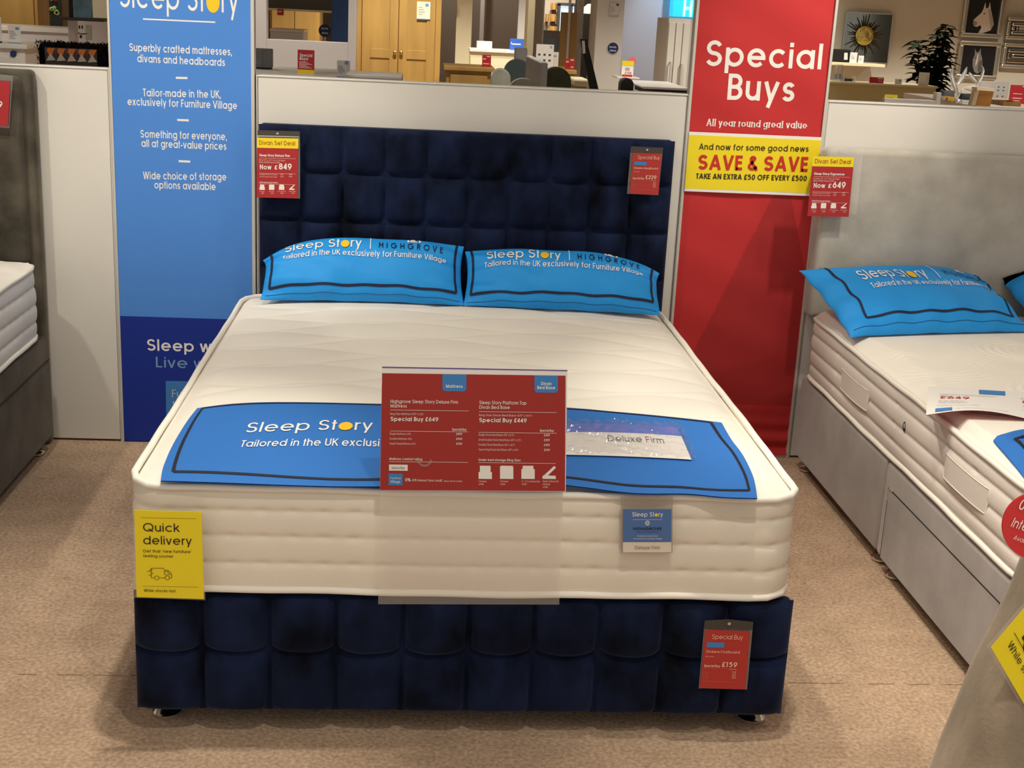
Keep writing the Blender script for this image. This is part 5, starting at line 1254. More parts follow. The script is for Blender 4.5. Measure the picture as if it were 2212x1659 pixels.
# oak table with cards, plank mirror, dining chairs, window
x0, x1, z1 = span(1180, 1246, 150, 4.6)
t = thing('side_table', 'honey oak table carrying cards behind olive green headboard', 'table', ((x0+x1)/2, 4.9, 0)); MB().box(x0, x1, 4.58, 5.2, z1-.03, z1, .005).build('table_top', OAK, t)
for x in (x0+.04, x1-.04):
    for y in (4.63, 5.15): MB().box(x-.025, x+.025, y-.025, y+.025, 0, z1-.03, .003).build('leg', OAK, t)
card('price_leaflet', 'white leaflet with six small icons on the oak table', 'leaflet', 1159, 95, 1194, 152, 4.75, PAPER, ((.78, .05, .9, .16, GREYP),)+tuple((u, v, u+.13, v+.08, DARKGREY) for u in (.12, .42, .72) for v in (.40, .64)), z1)
card('price_card', 'plain white card right of the six icon leaflet', 'price card', 1192, 112, 1205, 152, 4.9, PAPER, ((.2, .2, .7, .3, GREYP),), z1)
card('price_card', 'red folded price card on oak table, left face', 'price card', 1221, 126, 1230, 150, 4.72, REDC, ((.2, .25, .8, .38, PINKW),), z1)
card('price_card', 'red folded price card on oak table, right face', 'price card', 1230, 126, 1241, 150, 4.70, mat('deep_red_card', (160, 46, 42), .5), ((.2, .1, .8, .2, PINKW), (.3, .75, .8, .84, PINKW)), z1)
x0, x1, zt_ = span(1214, 1248, 27, 5.6); 
t = thing('oak_panel', 'tall upright oak panel with pale centre strip, middle background', 'panel', ((x0+x1)/2, 5.6, 0)); MB().box(x0, x1, 5.6, 5.68, 0, zt_, .004).build('board', OAK, t); xa, xb, _ = span(1226, 1231, 60, 5.59); MB().box(xa, xb, 5.585, 5.602, .02, zt_+.12).build('pale_strip', LILAC_WHITE, t)
x0, x1, _ = span(1246, 1259, 60, 5.9); tag(MB().box(x0, x1, 5.9, 6.0, 0, 2.4, .003).build('upright_rail', SIDEGREY), 'pale upright post left of the black leaning panel', 'rail')
x0, x1, _ = span(1168, 1262, 60, 14.2)
tag(MB().box(x0-.3, x1+.1, 14.2, 14.3, 0, 2.9, .003).build('display_partition', mat('pale_pink_paint', (200, 182, 164), .8)), 'pale pinkish divider far behind the oak panel', 'partition')
t = thing('lit_window', 'bright blue white window far behind the oak panel', 'window', tuple(at(1224, 66, 14.1)))
a, b = at(1208, 12, 14.12), at(1241, 66, 14.12)
MB().box(a.x, b.x, 14.15, 14.18, b.z-.25, a.z).build('glass', mat('daylight_pane', (200, 226, 250), .3, emit=((196, 224, 250), 1.1)), t)
k = MB()
for x in (a.x, b.x, a.x+(b.x-a.x)*.72): k.box(x-.02, x+.02, 14.1, 14.2, b.z-.28, a.z+.02)
k.box(a.x-.02, b.x+.02, 14.1, 14.2, a.z, a.z+.04); k.box(a.x-.02, b.x+.02, 14.1, 14.2, b.z-.28, b.z-.24); k.build('frame', DARKGREY, t)
TANSHELL = mat('tan_shell_plastic', (196, 152, 88), .5)
def dining_chair(px, pyt, Y, M, label, grp):
    p = at(px, pyt, Y); z1 = p.z; zs2 = z1-.40; t = thing('dining_chair', label, 'chair', (p.x, Y, 0), grp)
    MB().grid(lambda u, v: (p.x+(u-.5)*(.42-.08*v), Y+.18+.05*v+.04*(2*u-1)**2*-1, zs2+.06+(z1-zs2-.06)*v), 10, 8).build('backrest', M, t, smooth='all')
    MB().box(p.x-.21, p.x+.21, Y-.22, Y+.2, zs2-.01, zs2+.04, .02).build('seat', M, t)
    for sx in (-.18, .18):
        for sy in (-.18, .16): MB().tube([(p.x+sx, Y+sy, zs2), (p.x+sx*1.15, Y+sy*1.2, 0)], .014, 8).build('leg', OAK_DARK, t)
    return t
def rack_chair(px0, py0, px1, py1, label):
    """tan shell chair hung on the far wall"""
    a, b = at(px0, py0, 14.05), at(px1, py1, 14.05); t = thing('wall_chair', label, 'chair', ((a.x+b.x)/2, 14.1, b.z), 'tan shell chairs on the far wall')
    W_, H_ = b.x-a.x, a.z-b.z
    MB().grid(lambda u, v: (a.x+W_*(.5+(u-.5)*(.72+.28*math.sin(PI*min(1, .25+v*.6)))), 14.02+.12*(2*u-1)**2*.6, b.z+H_*(.18+.82*v)), 10, 8).build('shell', TANSHELL, t, smooth='all')
    MB().box(a.x+W_*.12, b.x-W_*.12, 14.06, 14.19, b.z, b.z+H_*.16, .01).build('seat_rail', OAK_DARK, t)
for i, q in enumerate(((1190, 6, 1204, 24), (1178, 30, 1186, 50), (1188, 30, 1203, 50), (1186, 56, 1204, 72))):
    rack_chair(*q, ('tan shell chair on the far wall, topmost in view', 'tan shell chair on far wall, left one of middle pair', 'tan shell chair on far wall, right one of middle pair', 'tan shell chair on the far wall, lowest in view')[i])
dining_chair(1181, 66, 10.5, mat('grey_chair_fabric', (110, 104, 98), .8), 'grey dining chair left of the oak panel, middle background', 'dining chairs')
dining_chair(1200, 84, 9.6, BLACK, 'black dining chair below the tan wall chairs', 'dining chairs')
# dark corner with pendant lamp, black leaning panel
x0, x1, _ = span(1258, 1290, 60, 12.8)
tag(MB().box(x0-.1, x1+.15, 12.8, 12.9, 0, 2.9, .003).build('display_partition', mat('dark_charcoal_paint', (44, 41, 38), .8)), 'dark charcoal divider behind the black leaning panel', 'partition')
p = at(1273, 18, 8.5)
t = thing('pendant_lamp', 'warm lit pendant lamp shade above black leaning panel', 'lamp', (p.x, 8.5, p.z-.05)); MB().lathe((p.x, 8.5, p.z-.05), [(.10, 0), (.085, .03), (.02, .09)], 20).build('shade', mat('lamp_shade', (250, 224, 150), .5, emit=((255, 214, 140), 1.2)), t, smooth=True); MB().tube([(p.x, 8.5, p.z+.04), (p.x, 8.5, 3.05)], .006, 6).build('cord', BLACK, t)
x0, x1, z1 = span(1240, 1273, 171, 3.2)
t = thing('stool', 'small oak stool with thick cream top beside black panel', 'stool', ((x0+x1)/2, 3.4, 0)); MB().box(x0, x1, 3.2, 3.5, z1-.045, z1, .012).build('cushion', CREAM, t); MB().box(x0+.01, x1-.01, 3.215, 3.49, z1-.2, z1-.045, .003).build('body', OAK, t)
for x in (x0+.02, x1-.02): MB().box(x-.012, x+.012, 3.22, 3.25, 0, z1-.2).build('leg', OAK, t)
Yl = 2.6; q = [at(*p_, Yl) for p_ in ((1254, 84), (1267, 84), (1294, 197), (1276, 197))]
d_ = (q[3]-q[0])/(q[3].z-q[0].z); d2_ = (q[2]-q[1])/(q[2].z-q[1].z)
q[3] = q[3]-d_*q[3].z; q[2] = q[2]-d2_*q[2].z
t = thing('leaning_panel', 'black leaning panel with white label, left of the white pillar', 'panel', (q[2].x, Yl, 0)); MB().prism(q, (0, .05, 0)).build('black_board', BLACK, t, fix=True)
k = MB(); rect_px(k, [(1257, 88), (1263, 88), (1265, 115), (1259, 116)], Yl, .002, front=.003); k.build('white_label', PAPER, t)
# white pillar with round navy sign
x0, x1, _ = span(1287, 1346, 60, 5.2)
t = thing('display_pillar', 'broad cream white pillar with round navy sign', 'pillar', ((x0+x1)/2, 5.4, 0)); MB().box(x0, x1, 5.2, 5.6, 0, 3.05, .004).build('shaft', WHITE_PANEL, t)
p = at(1324, 104, 5.198); MB().lathe((p.x, 5.198, p.z), [(.046, 0), (.046, .004)], 28, axis='y').build('white_ring', PAPER, t); s_ = MB().lathe((p.x, 5.193, p.z), [(.041, 0), (.041, .002)], 28, axis='y').build('navy_disc', NAVYC, t)
L = MB(); text_px(L, 'Same day', (1316, 103), (1331, 103.5), 3.6, 5.190, .2); text_px(L, 'delivery', (1317, 111), (1331, 111.5), 4, 5.190, .2); L.build('white_lettering', INK_WHITE, s_)
card('price_leaflet', 'small pale leaflet with navy logo high on the white pillar', 'leaflet', 1318, 6, 1336, 35, 5.190, mat('pale_card', (214, 208, 204), .6), ((.68, .05, .95, .2, NAVYC), (0, .93, 1, .98, GREYP))+LINES_(GREYP, .1, .6, .3, .8, 4))
# pale blue white wall, lit sign, white wardrobe with long handles
x0, x1, _ = span(1345, 1530, 60, 7.4); tag(MB().box(x0, x1+.3, 7.4, 7.5, 0, 3.05, .003).build('display_partition', mat('cool_pale_paint', (206, 210, 222), .7)), 'tall cool white wall panel left of the red banner', 'partition')
Yt = 7.2; a, b = at(1457, -30, Yt), at(1560, 37, Yt); zb_ = at(1480, 37, Yt).z
t = thing('lit_sign', 'glowing cyan sign with white letters beside the red banner', 'sign', (a.x, Yt, zb_)); MB().box(a.x, b.x, Yt, Yt+.16, zb_, zb_+.34, .004).build('cyan_box', mat('glowing_cyan', (40, 190, 232), .4, emit=((40, 190, 236), 1.0)), t)
L = MB(); text_px(L, 'HO', (1473, 35), (1525, 38), 32, Yt-.004, .17); L.build('white_lettering', mat('glowing_white', (240, 250, 255), .4, emit=((240, 250, 255), 1.0)), t)
x0, x1, z1 = span(1446, 1494, 40, 4.9); x2 = at(1512, 50, 5.0).x
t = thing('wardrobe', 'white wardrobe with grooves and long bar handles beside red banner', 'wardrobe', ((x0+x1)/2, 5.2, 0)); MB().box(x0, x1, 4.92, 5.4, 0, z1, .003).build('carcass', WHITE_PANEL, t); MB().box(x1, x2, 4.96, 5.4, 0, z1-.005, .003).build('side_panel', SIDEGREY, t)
for i in range(3): MB().box(x0+(x1-x0)*i/3+.003, x0+(x1-x0)*(i+1)/3-.003, 4.905, 4.925, .02, z1-.03, .003).build('door', WHITE_PANEL, t)
for px, p0, p1 in ((1449, 134, 178), (1473, 138, 183)):
    a, b = at(px, p0, 4.88), at(px-3.5, p1, 4.88); MB().tube([(a.x, 4.906, a.z), (a.x, 4.88, a.z), (a.x, 4.88, b.z), (a.x, 4.906, b.z)], .006, 8).build('bar_handle', ALU, t)
x0, x1, z1 = span(1388, 1492, 189, 2.4)
t = thing('table', 'white topped table edge just over the partition beside red banner', 'table', ((x0+x1)/2, 2.7, 0)); MB().box(x0, x1, 2.4, 3.1, z1-.012, z1, .004).build('table_top', WHITE_GLOSS, t); MB().box(x0+.06, x1, 2.44, 3.05, z1-.05, z1-.012).build('apron', mat('dark_navy_paint', (28, 30, 48), .5), t)
for x in (x0+.1, x1-.05): MB().box(x-.02, x+.02, 2.5, 2.54, 0, z1-.05).build('leg', ALU, t)
roundhead('small black rounded chair back in front of the white pillar', 1342, 1370, 169, 2.7, mat('charcoal_chair', (46, 44, 46), .7), .04, name='chair')
x0, x1, z1 = span(1333, 1382, 167, 4.4)
t = thing('wall_shelf', 'thin white shelf holding a yellow topped price card', 'shelf', ((x0+x1)/2, 4.5, 0)); MB().box(x0, x1, 4.4, 4.65, z1-.01, z1, .002).build('shelf_board', WHITE_GLOSS, t); MB().box((x0+x1)/2-.012, (x0+x1)/2+.012, 4.5, 4.53, .012, z1-.01).build('post', ALU, t); MB().box((x0+x1)/2-.15, (x0+x1)/2+.15, 4.42, 4.62, 0, .012).build('base', ALU, t)
t = card('price_card', 'white price card with yellow head and red foot on thin shelf', 'price card', 1344, 131, 1367, 167, 4.48, PAPER, ((0, 0, 1, .3, YELLOW), (.05, .87, .95, 1, REDC), (.3, .42, .68, .6, GREYP)), z1)
L = MB(); text_px(L, '\u00a3198', (1349, 160), (1364, 160.5), 5, 4.475, .14); L.build('red_lettering', REDC, t)
p = at(1366, 131, 4.52); t = thing('round_tag', 'pink round tag behind the yellow headed price card', 'tag', (p.x, 4.52, z1)); MB().lathe((p.x, 4.52, p.z), [(.027, 0), (.027, .004)], 24, axis='y').build('pink_disc', mat('coral_pink_card', (226, 110, 116), .5), t); MB().box(p.x-.004, p.x+.004, 4.518, 4.522, z1, p.z-.02).build('stem', CLEAR, t)

# --- right gap: gallery wall with mirrors, pictures, plant and sculpture
YG_ = 11.96
SILVER = mat('silver_leaf_frame', (200, 192, 178), .28, .85); MIRROR = mat('mirror_glass', (190, 190, 186), .04, 1); GOLD = mat('pale_gold', (206, 188, 110), .3, .9)
GLASSPIC = mat('dark_picture_print', (34, 34, 36), .12, spec=.6); FUR = mat('pale_horse_print', (206, 196, 190), .5); FUR2 = mat('grey_horse_print', (120, 116, 112), .5)
a, b = at(1828, 26, YG_), at(1916, 137, YG_); side = (b.x-a.x+a.z-b.z)/2
cx_, cz_ = (a.x+b.x)/2, (a.z+b.z)/2; cc = at(1866, 77, YG_)
t = thing('sunburst_mirror', 'square wall mirror with gold sunburst disc and rays', 'mirror', (cx_, YG_, b.z))
MB().box(cx_-side/2, cx_+side/2, YG_-.01, YG_+.03, b.z, b.z+side, .003).build('mirror_glass', mat('smoky_mirror', (120, 122, 116), .08, 1), t)
k = MB(); e_ = .012
for x0, x1, z0, z1 in ((-1, 1, 0, 0), (-1, 1, 1, 1)): k.box(cx_-side/2, cx_+side/2, YG_-.016, YG_-.008, b.z+side*z0-e_/2, b.z+side*z0+e_/2)
for s_ in (-1, 1): k.box(cx_+s_*side/2-e_/2, cx_+s_*side/2+e_/2, YG_-.016, YG_-.008, b.z, b.z+side)
k.build('frame', SILVER, t)
k = MB(); rd = random.Random(9)
for i in range(40):
    an = 2*PI*i/40+rd.uniform(-.05, .05); r1 = side*rd.uniform(.27, .46); d = Vector((math.cos(an), 0, math.sin(an)))
    k.tube([Vector((cc.x, YG_-.016, cc.z))+d*.09, Vector((cc.x, YG_-.016, cc.z))+d*r1], [.011, .004], 5)
k.build('ray', mat('bronze_rays', (58, 48, 26), .35, .8), t)
R_ = at(1885.5, 77, YG_).x-cc.x
k = MB(); k.lathe((cc.x, YG_-.02, cc.z), [(R_, 0), (R_, .014), (R_*.88, .022), (R_*.86, .014), (R_*.2, .03), (.01, .032)], 36, axis='y')
for i in range(26):
    an = rd.uniform(0, 6.28); rr = R_*.75*math.sqrt(rd.random()); k.lathe((cc.x+rr*math.cos(an), YG_-.032, cc.z+rr*math.sin(an)), [(.022, 0), (.016, .010), (.004, .014)], 8, axis='y')
k.build('gold_disc', GOLD, t, smooth=True)
x0, x1, z1 = span(1770, 1913, 136, 11.4)
t = thing('wall_shelf', 'pale floating shelf below the sunburst mirror', 'shelf', ((x0+x1)/2, 11.7, z1-.04)); MB().box(x0, x1, 11.4, 11.99, z1-.035, z1, .003).build('shelf_board', CREAM, t)
a, b = at(1798, 106, 11.5), at(1835, 135, 11.5)
t = thing('box', 'black box with small white tag on the floating shelf', 'box', ((a.x+b.x)/2, 11.55, z1)); MB().box(a.x, b.x, 11.5, 11.75, z1, a.z, .006).build('carton', BLACK, t)
k = MB(); rect_px(k, [(1824, 114), (1831, 114), (1831, 129), (1823, 129)], 11.5, .003, front=.005); k.build('white_tag', PAPER, t)
for i, (p0, p1, q0) in enumerate(((1837, 1851, 113), (1855, 1866, 120))): card('price_card', ('small white card next to the black box on floating shelf', 'small white card farther right on the floating shelf')[i], 'price card', p0, q0, p1, 126, 11.45, PAPER, LINES_(GREYP, .2, .7, .3, .7, 3), z1)
# ledge wall
x0, x1, z1 = span(1760, 2024, 180.5, 8.0); 
t = thing('display_partition', 'low sandy beige ledge wall below the sunburst mirror', 'partition', ((x0+x1)/2, 8.15, 0)); MB().box(x0, x1, 8.0, 8.4, 0, z1-.02, .004).build('board', mat('sand_paint', (186, 170, 120), .7), t); MB().box(x0, x1+.01, 7.98, 8.42, z1-.02, z1, .004).build('top_trim', mat('sand_trim', (200, 186, 146), .6), t)
GL = clear_mat('clear_glass', haze=.12, gloss=.18)
for i, (px, pt, r) in enumerate(((1812, 139, .05), (1824, 164, .03))):
    p = at(px, pt, 8.2); H_ = p.z-z1
    t = thing('glass_bottle' if i == 0 else 'glass_tumbler', ('tall clear glass bottle on the sandy ledge', 'short pale glass tumbler on the sandy ledge')[i], 'glass', (p.x, 8.2, z1)); MB().lathe((p.x, 8.2, z1), [(r, 0), (r, H_*.75), (r*.9, H_*.85), (r*.8, H_)], 18).build('glass_body', GL, t, smooth=True)
    if i == 0: MB().lathe((p.x, 8.2, z1+.02), [(r*.6, 0), (r*.6, H_*.3)], 14).build('dark_reeds', DARKGREY, t)
p = at(1833, 163, 8.15); t = thing('napkin_holder', 'small clear acrylic rack beside the glass tumbler', 'rack', (p.x, 8.15, z1)); k = MB(); k.box(p.x-.06, p.x+.06, 8.1, 8.2, z1, z1+.006); k.box(p.x-.06, p.x-.052, 8.1, 8.2, z1, p.z); k.box(p.x+.052, p.x+.06, 8.1, 8.2, z1, p.z); k.build('acrylic_body', GL, t); MB().box(p.x-.04, p.x+.04, 8.13, 8.17, z1+.006, p.z-.03).build('dark_filling', DARKGREY, t)
card('price_card', 'red landscape price card on the sandy ledge', 'price card', 1879, 166, 1908, 181, 8.12, REDC, ((.55, .1, .92, .3, PINKW), (.6, .6, .9, .7, PINKW)), z1)
card('price_card', 'small white price card with blue square on sandy ledge', 'price card', 1934, 170, 1947, 183, 8.12, PAPER, ((.55, .2, .85, .5, BLUEC),), z1)
card('price_card', 'tall white card standing before the dark leafy plant', 'price card', 1986, 156, 2005, 185, 8.10, PAPER, ((.7, .2, 1, .9, mat('ivory_print', (226, 216, 196), .6)),), z1)
# the plant
LEAF = mat('dark_plant_leaf', (26, 36, 20), .85, spec=.04, noise=(6, .4, 2)); STEM = mat('brown_stem', (60, 46, 30), .8)
Yp = 8.95; base = at(2012, 205, Yp); top_ = at(2020, 52, Yp)
t = thing('potted_plant', 'dark leafy potted plant in front of the gallery wall', 'plant', (base.x, Yp, 0))
MB().lathe((base.x, Yp, 0), [(.13, 0), (.18, .32), (.165, .32), (.155, .28)], 24).build('pot', mat('dark_plant_pot', (40, 38, 36), .5), t, smooth=True)
rd = random.Random(12); sm_, lm = MB(), MB(); Hh = top_.z-.28
def leaf_(p, d, L_, wd):
    d = d.normalized(); s_ = d.cross(Vector((0, 0, 1))); s_ = s_.normalized() if s_.length > .1 else Vector((1, 0, 0)); n_ = s_.cross(d)
    rows = []
    for i in range(6):
        u = i/5; wv = wd*math.sin(PI*min(.98, u*.92+.06))**.8*(1-.25*u); c_ = p+d*(L_*u)-Vector((0, 0, 1))*(L_*.35*u*u)
        rows.append((c_-s_*wv+n_*wv*.35, c_, c_+s_*wv+n_*wv*.35))
    b_ = len(lm.v)
    for r in rows: lm.v += [tuple(v) for v in r]
    for i in range(5):
        for k_ in (0, 1): lm.f.append((b_+3*i+k_, b_+3*i+k_+1, b_+3*i+k_+4, b_+3*i+k_+3)); lm.mi.append(0)
for s in range(5):
    bx_ = base.x+rd.uniform(-.05, .05); lean = (.06, -.18, .12, -.08, .02)[s]; top_s = .28+Hh*(1.0, .88, .8, .74, .92)[s]
    pts = [Vector((bx_+lean*(i/8)**1.3+.01*math.sin(i), Yp+rd.uniform(-.03, .03)*i/4, .25+(top_s-.25)*i/8)) for i in range(9)]
    sm_.tube(pts, [.014*(1-.7*i/8) for i in range(9)], 7)
    for i in range(88):
        u = .40+.60*i/87; k_ = min(7, int(u*8)); p = pts[k_].lerp(pts[k_+1], u*8-k_); an = i*2.4+s
        leaf_(p, Vector((math.cos(an), math.sin(an), rd.uniform(-.25, .55))), rd.uniform(.14, .22)*(1.2-.35*u), rd.uniform(.034, .048))
sm_.build('stem', STEM, t, smooth=True); lm.build('foliage', LEAF, t, smooth='all')
# framed horse head pictures
def framed(label, q, horse, M, fw, marks=()):
    """q = photo corners TL, TR, BR, BL of the outer frame"""
    P = [at(*p_, YG_) for p_ in q]; x0 = (P[0].x+P[3].x)/2; x1 = (P[1].x+P[2].x)/2; z0 = (P[2].z+P[3].z)/2; z1 = (P[0].z+P[1].z)/2
    t = thing('framed_picture', label, 'picture', ((x0+x1)/2, YG_, z0)); k = MB()
    k.box(x0, x1, YG_-.03, YG_+.03, z1-fw, z1, .012); k.box(x0, x1, YG_-.03, YG_+.03, z0, z0+fw, .012); k.box(x0, x0+fw, YG_-.03, YG_+.03, z0+fw, z1-fw, .012); k.box(x1-fw, x1, YG_-.03, YG_+.03, z0+fw, z1-fw, .012)
    k.build('silver_frame', SILVER, t); W, H = x1-x0-2*fw, z1-z0-2*fw
    MB().box(x0+fw-.005, x1-fw+.005, YG_-.004, YG_+.03, z0+fw-.005, z1-fw+.005).build('dark_print', GLASSPIC, t)
    k = MB(); k.prism([(x0+fw+W*u, YG_-.006, z1-fw-H*v) for u, v in horse], (0, .002, 0)); hh = k.build('horse_head', M, t)
    for nm, pts, MM in marks:
        k = MB(); k.prism([(x0+fw+W*u, YG_-.0075, z1-fw-H*v) for u, v in pts], (0, .001, 0)); k.build(nm, MM, hh)
    return t
H1 = [(.52, .10), (.56, .28), (.64, .24), (.66, .08), (.72, .30), (.80, .50), (.88, .72), (.80, .90), (.55, 1.0), (.42, 1.0), (.50, .84), (.46, .76), (.36, .82), (.26, .80), (.22, .72), (.22, .62), (.34, .50), (.44, .40), (.48, .30)]
H2 = [(.36, .10), (.42, .22), (.48, .22), (.54, .08), (.56, .26), (.62, .42), (.66, .62), (.66, .86), (.54, .96), (.44, .90), (.36, .70), (.34, .48), (.38, .32)]
framed('silver framed dark picture of pale horse head, upper of pair', [(2086, -12), (2174, -12), (2159, 83), (2073, 80)], H1, FUR, .055, (('eye', [(.50, .42), (.54, .40), (.56, .43), (.52, .45)], BLACK), ('mane', [(.62, .26), (.70, .30), (.80, .52), (.88, .72), (.80, .88), (.74, .66), (.68, .46)], mat('mane_grey_print', (166, 156, 152), .5)), ('muzzle', [(.22, .64), (.32, .66), (.36, .74), (.28, .80), (.22, .74)], mat('muzzle_print', (150, 138, 134), .5))))
framed('silver framed dark picture of grey horse head, lower of pair', [(2074, 86), (2163, 93), (2149, 174), (2062, 168)], H2, FUR2, .055, (('eye', [(.40, .40), (.44, .39), (.44, .43), (.41, .43)], BLACK), ('blaze', [(.47, .28), (.50, .28), (.48, .60), (.45, .72), (.44, .58)], FUR), ('neck_shadow', [(.54, .56), (.62, .46), (.66, .64), (.66, .84), (.56, .92), (.52, .76)], mat('mane_dark_print', (78, 76, 74), .5))))
def bevel_mirror(label, q, n, Y):
    P = [at(*p_, Y) for p_ in q]; x0 = (P[0].x+P[3].x)/2; x1 = (P[1].x+P[2].x)/2; z0 = (P[2].z+P[3].z)/2; z1 = (P[0].z+P[1].z)/2
    t = thing('wall_mirror', label, 'mirror', ((x0+x1)/2, Y, z0))
    for i in range(n):
        f_ = .065*i; k = MB()
        w_ = .05; a0, a1, b0, b1 = x0+f_, x1-f_, z0+f_, z1-f_; yy = Y-.012*(n-i)
        k.box(a0, a1, yy, Y+.03, b1-w_, b1, .016); k.box(a0, a1, yy, Y+.03, b0, b0+w_, .016); k.box(a0, a0+w_, yy, Y+.03, b0+w_, b1-w_, .016); k.box(a1-w_, a1, yy, Y+.03, b0+w_, b1-w_, .016)
        k.build('bevelled_frame', SILVER if i % 2 == 0 else MIRROR, t)
    f_ = .065*n-.02; MB().box(x0+f_, x1-f_, Y-.004, Y+.03, z0+f_, z1-f_).build('glass', MIRROR, t); return t
bevel_mirror('broad silver framed mirror at the upper right edge of view', [(2176, 36), (2290, 41), (2288, 90), (2170, 86)], 3, YG_)
bevel_mirror('broad silver framed mirror below another at the right edge of view', [(2168, 93), (2288, 97), (2280, 152), (2160, 147)], 3, YG_)
# table top display close behind the right partition
zt_ = at(2110, 227.5, 1.2).z; xa, xb = at(2046, 215, 1.5).x, at(2330, 215, 1.0).x
t = thing('shelf_unit', 'pale shelf unit directly behind the right partition', 'shelf', ((xa+xb)/2, 1.3, 0)); MB().box(xa, xb, 1.0, 2.1, zt_-.025, zt_, .002).build('top', WHITE_GLOSS, t); MB().box(xa+.02, xb-.02, 1.02, 2.08, .05, zt_-.025, .002).build('carcass', LILAC_WHITE, t)
for x in (xa+.08, xb-.08): MB().box(x-.03, x+.03, 1.1, 1.16, 0, .05).build('leg', LILAC_WHITE, t)
x0, x1, z1 = span(1911, 2022, 214.5, .8); zpost = at(2028, 200, .8).z; x2 = at(2033, 210, .8).x
t = thing('display_unit', 'low white unit with raised end post below sandy ledge', 'unit', ((x0+x1)/2, .9, 0)); MB().box(x0, x1, .8, .83, .03, z1, .002).build('carcass', WHITE_GLOSS, t); MB().box(x1, x2, .8, .84, .03, zpost, .002).build('end_post', WHITE_GLOSS, t); MB().box(x0+.02, x1, .8, .95, 0, .03).build('plinth', DARKGREY, t)
card('price_card', 'small yellow card standing on the low white unit', 'price card', 1911, 204, 1938, 215, .815, YELLOW, ((.2, .72, .7, .86, GREYP),), z1, thick=.003)
CUSH = mat('charcoal_blue_fabric', (58, 62, 72), .9, noise=(30, .1, 3))
def cushion(label, px0, px1, pyt, Y, M):
    x0, x1, z1 = span(px0, px1, pyt, Y); t = thing('cushion', label, 'cushion', ((x0+x1)/2, Y, zt_)); cx, w_, h_ = (x0+x1)/2, (x1-x0)/2, (z1-zt_)/2; cz = zt_+h_
    def S(u, v, s):
        a_, b_ = 2*u-1, 2*v-1; th = .035*max(0, (1-a_**4)*(1-b_**4))**.5
        return (cx+a_*w_*(1-.10*(1-b_*b_)), Y+s*th, cz+b_*h_*(1-.16*(1-a_*a_)*(1 if b_ > 0 else 0)))
    mb = MB().grid(lambda u, v: S(u, v, -1), 18, 18); mb.grid(lambda u, v: S(1-u, v, 1), 18, 18); mb.build('cover', M, t, smooth='all'); return t
cushion('charcoal cushion left of the shiny leaf sculpture', 2031, 2063, 194, 1.75, mat('smoke_grey_fabric', (92, 92, 100), .9, noise=(30, .1, 3)))
cushion('dark blue grey cushion behind the shiny leaf sculpture', 2071, 2104, 201, 1.70, CUSH)
x0, x1, z1 = span(2047, 2065, 210, 1.45); t = thing('box', 'small orange yellow box beside the charcoal cushion', 'box', ((x0+x1)/2, 1.5, zt_)); MB().box(x0, x1, 1.45, 1.55, zt_, z1, .003).build('carton', mat('amber_card', (206, 158, 44), .5), t); MB().box(x0-.025, x0, 1.46, 1.54, zt_, z1-.003, .002).build('grey_end', GREYP, t)
# wooden block
Yk = 1.15; q = [at(*p_, Yk) for p_ in ((2115, 195.5), (2147, 198), (2139, 228), (2107, 226))]
for v in (q[2], q[3]): v.z = zt_+.001
t = thing('wooden_block', 'amber grained wooden block leaning on the pale shelf unit', 'block', tuple(q[3])); MB().prism(q, (0, .05, 0)).build('amber_face', mat('amber_wood', (150, 96, 30), .45, noise=(10, .35, 4, (.4, 1, 3))), t, fix=True)
k = MB(); k.prism([q[0], q[0]+Vector((-.012, .012, 0)), q[3]+Vector((-.014, .012, 0)), q[3]], (0, .04, 0)); k.prism([q[0]+Vector((-.012, 0, .001)), q[1]+Vector((0, 0, .001)), q[1]+Vector((.002, 0, .014)), q[0]+Vector((-.010, 0, .014))], (0, .06, 0)); k.build('pale_edge', mat('pale_sapwood', (232, 214, 180), .5), t, fix=True)
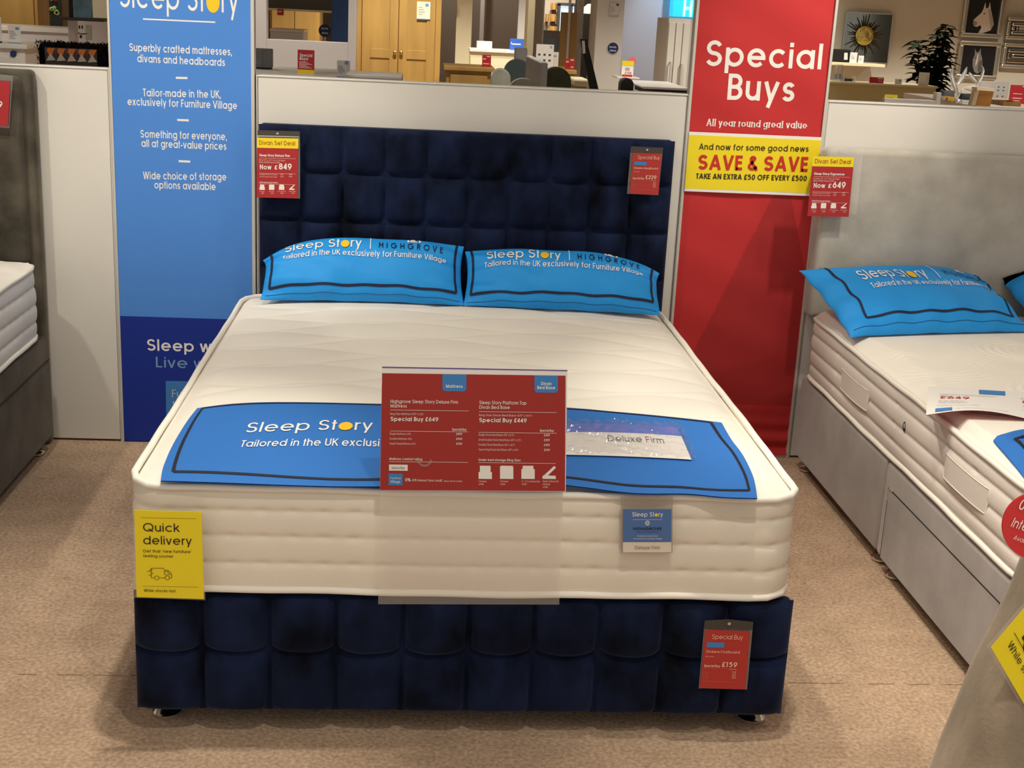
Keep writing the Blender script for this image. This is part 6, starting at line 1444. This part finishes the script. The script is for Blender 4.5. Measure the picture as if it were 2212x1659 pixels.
# polished leaf sculpture
POL = mat('polished_steel', (244, 242, 238), .22, .85)
Ys_ = 1.35; b0 = at(2068, 222, Ys_); H_ = 1
t = thing('sculpture', 'polished steel sculpture of curling leaf blades behind right partition', 'sculpture', (b0.x, Ys_, zt_))
MB().lathe((b0.x, Ys_, zt_), [(.022, 0), (.022, .006), (.016, .016), (.006, .02)], 20).build('base', POL, t, smooth=True)
def blade(pts, ws, tw, dy=0):
    P = smooth_pts([at(px, py, Ys_+dy*i) for i, (px, py) in enumerate(pts)], 20); k = MB()
    def fn(u, v):
        i = min(19, int(u*20)); f_ = u*20-i; p = P[i].lerp(P[i+1], f_); d = (P[i+1]-P[i]).normalized(); s_ = Vector((d.z, 0, -d.x)); j = u*(len(ws)-1); j0 = min(len(ws)-2, int(j)); w_ = ws[j0]+(ws[j0+1]-ws[j0])*(j-j0)
        c_ = math.cos(tw*u); sn = math.sin(tw*u); off = (v-.5)*2*w_
        return p+s_*off*c_+Vector((0, 1, 0))*(off*sn+.35*w_*(1-(2*v-1)**2))
    k.grid(fn, 40, 8); k.build('steel_blade', POL, t, smooth='all')
blade([(2068, 219), (2067, 200), (2060, 180), (2055, 160), (2060, 143)], [.003, .008, .014, .012, .001], .6)
blade([(2069, 180), (2078, 170), (2085, 155), (2089, 144)], [.008, .014, .008, .001], -.5)
blade([(2115, 180), (2105, 172), (2096, 163), (2094, 156)], [.002, .012, .012, .002], .4)
blade([(2110, 186), (2118, 170), (2124, 152), (2120, 140)], [.004, .010, .010, .001], .9)
blade([(2069, 212), (2080, 192), (2098, 191), (2115, 194), (2128, 190)], [.003, .004, .014, .012, .001], .3)
card('price_leaflet', 'pale leaflet with a grid of small icons behind wooden block', 'leaflet', 2118, 174, 2174, 222, 2.0, mat('pale_card', (214, 208, 204), .6), ((.3, .1, .36, .5, PINKW),)+tuple((u, v, u+.05, v+.06, DARKGREY) for u in (.62, .8) for v in (.3, .5, .85)), zt_)
card('price_card', 'tall red price card at the right frame edge', 'price card', 2184, 183, 2222, 226, 1.5, REDC, ((.55, .05, .85, .1, PINKW), (.15, .45, .6, .49, PINKW), (.15, .68, .6, .73, PINKW), (.2, .82, .5, .86, PINKW)), zt_)
x0, x1, z1 = span(2168, 2206, 220, 1.25); t = thing('wooden_tray', 'low brown wooden tray below the tall red card', 'tray', ((x0+x1)/2, 1.3, zt_)); k = MB(); k.box(x0, x1, 1.25, 1.40, zt_, zt_+.006); k.box(x0, x1, 1.25, 1.258, zt_+.006, z1); k.box(x0, x1, 1.392, 1.40, zt_+.006, z1); k.box(x0, x0+.008, 1.258, 1.392, zt_+.006, z1); k.box(x1-.008, x1, 1.258, 1.392, zt_+.006, z1); k.build('tray_body', mat('brown_wood', (126, 88, 40), .5, noise=(9, .3, 3)), t)
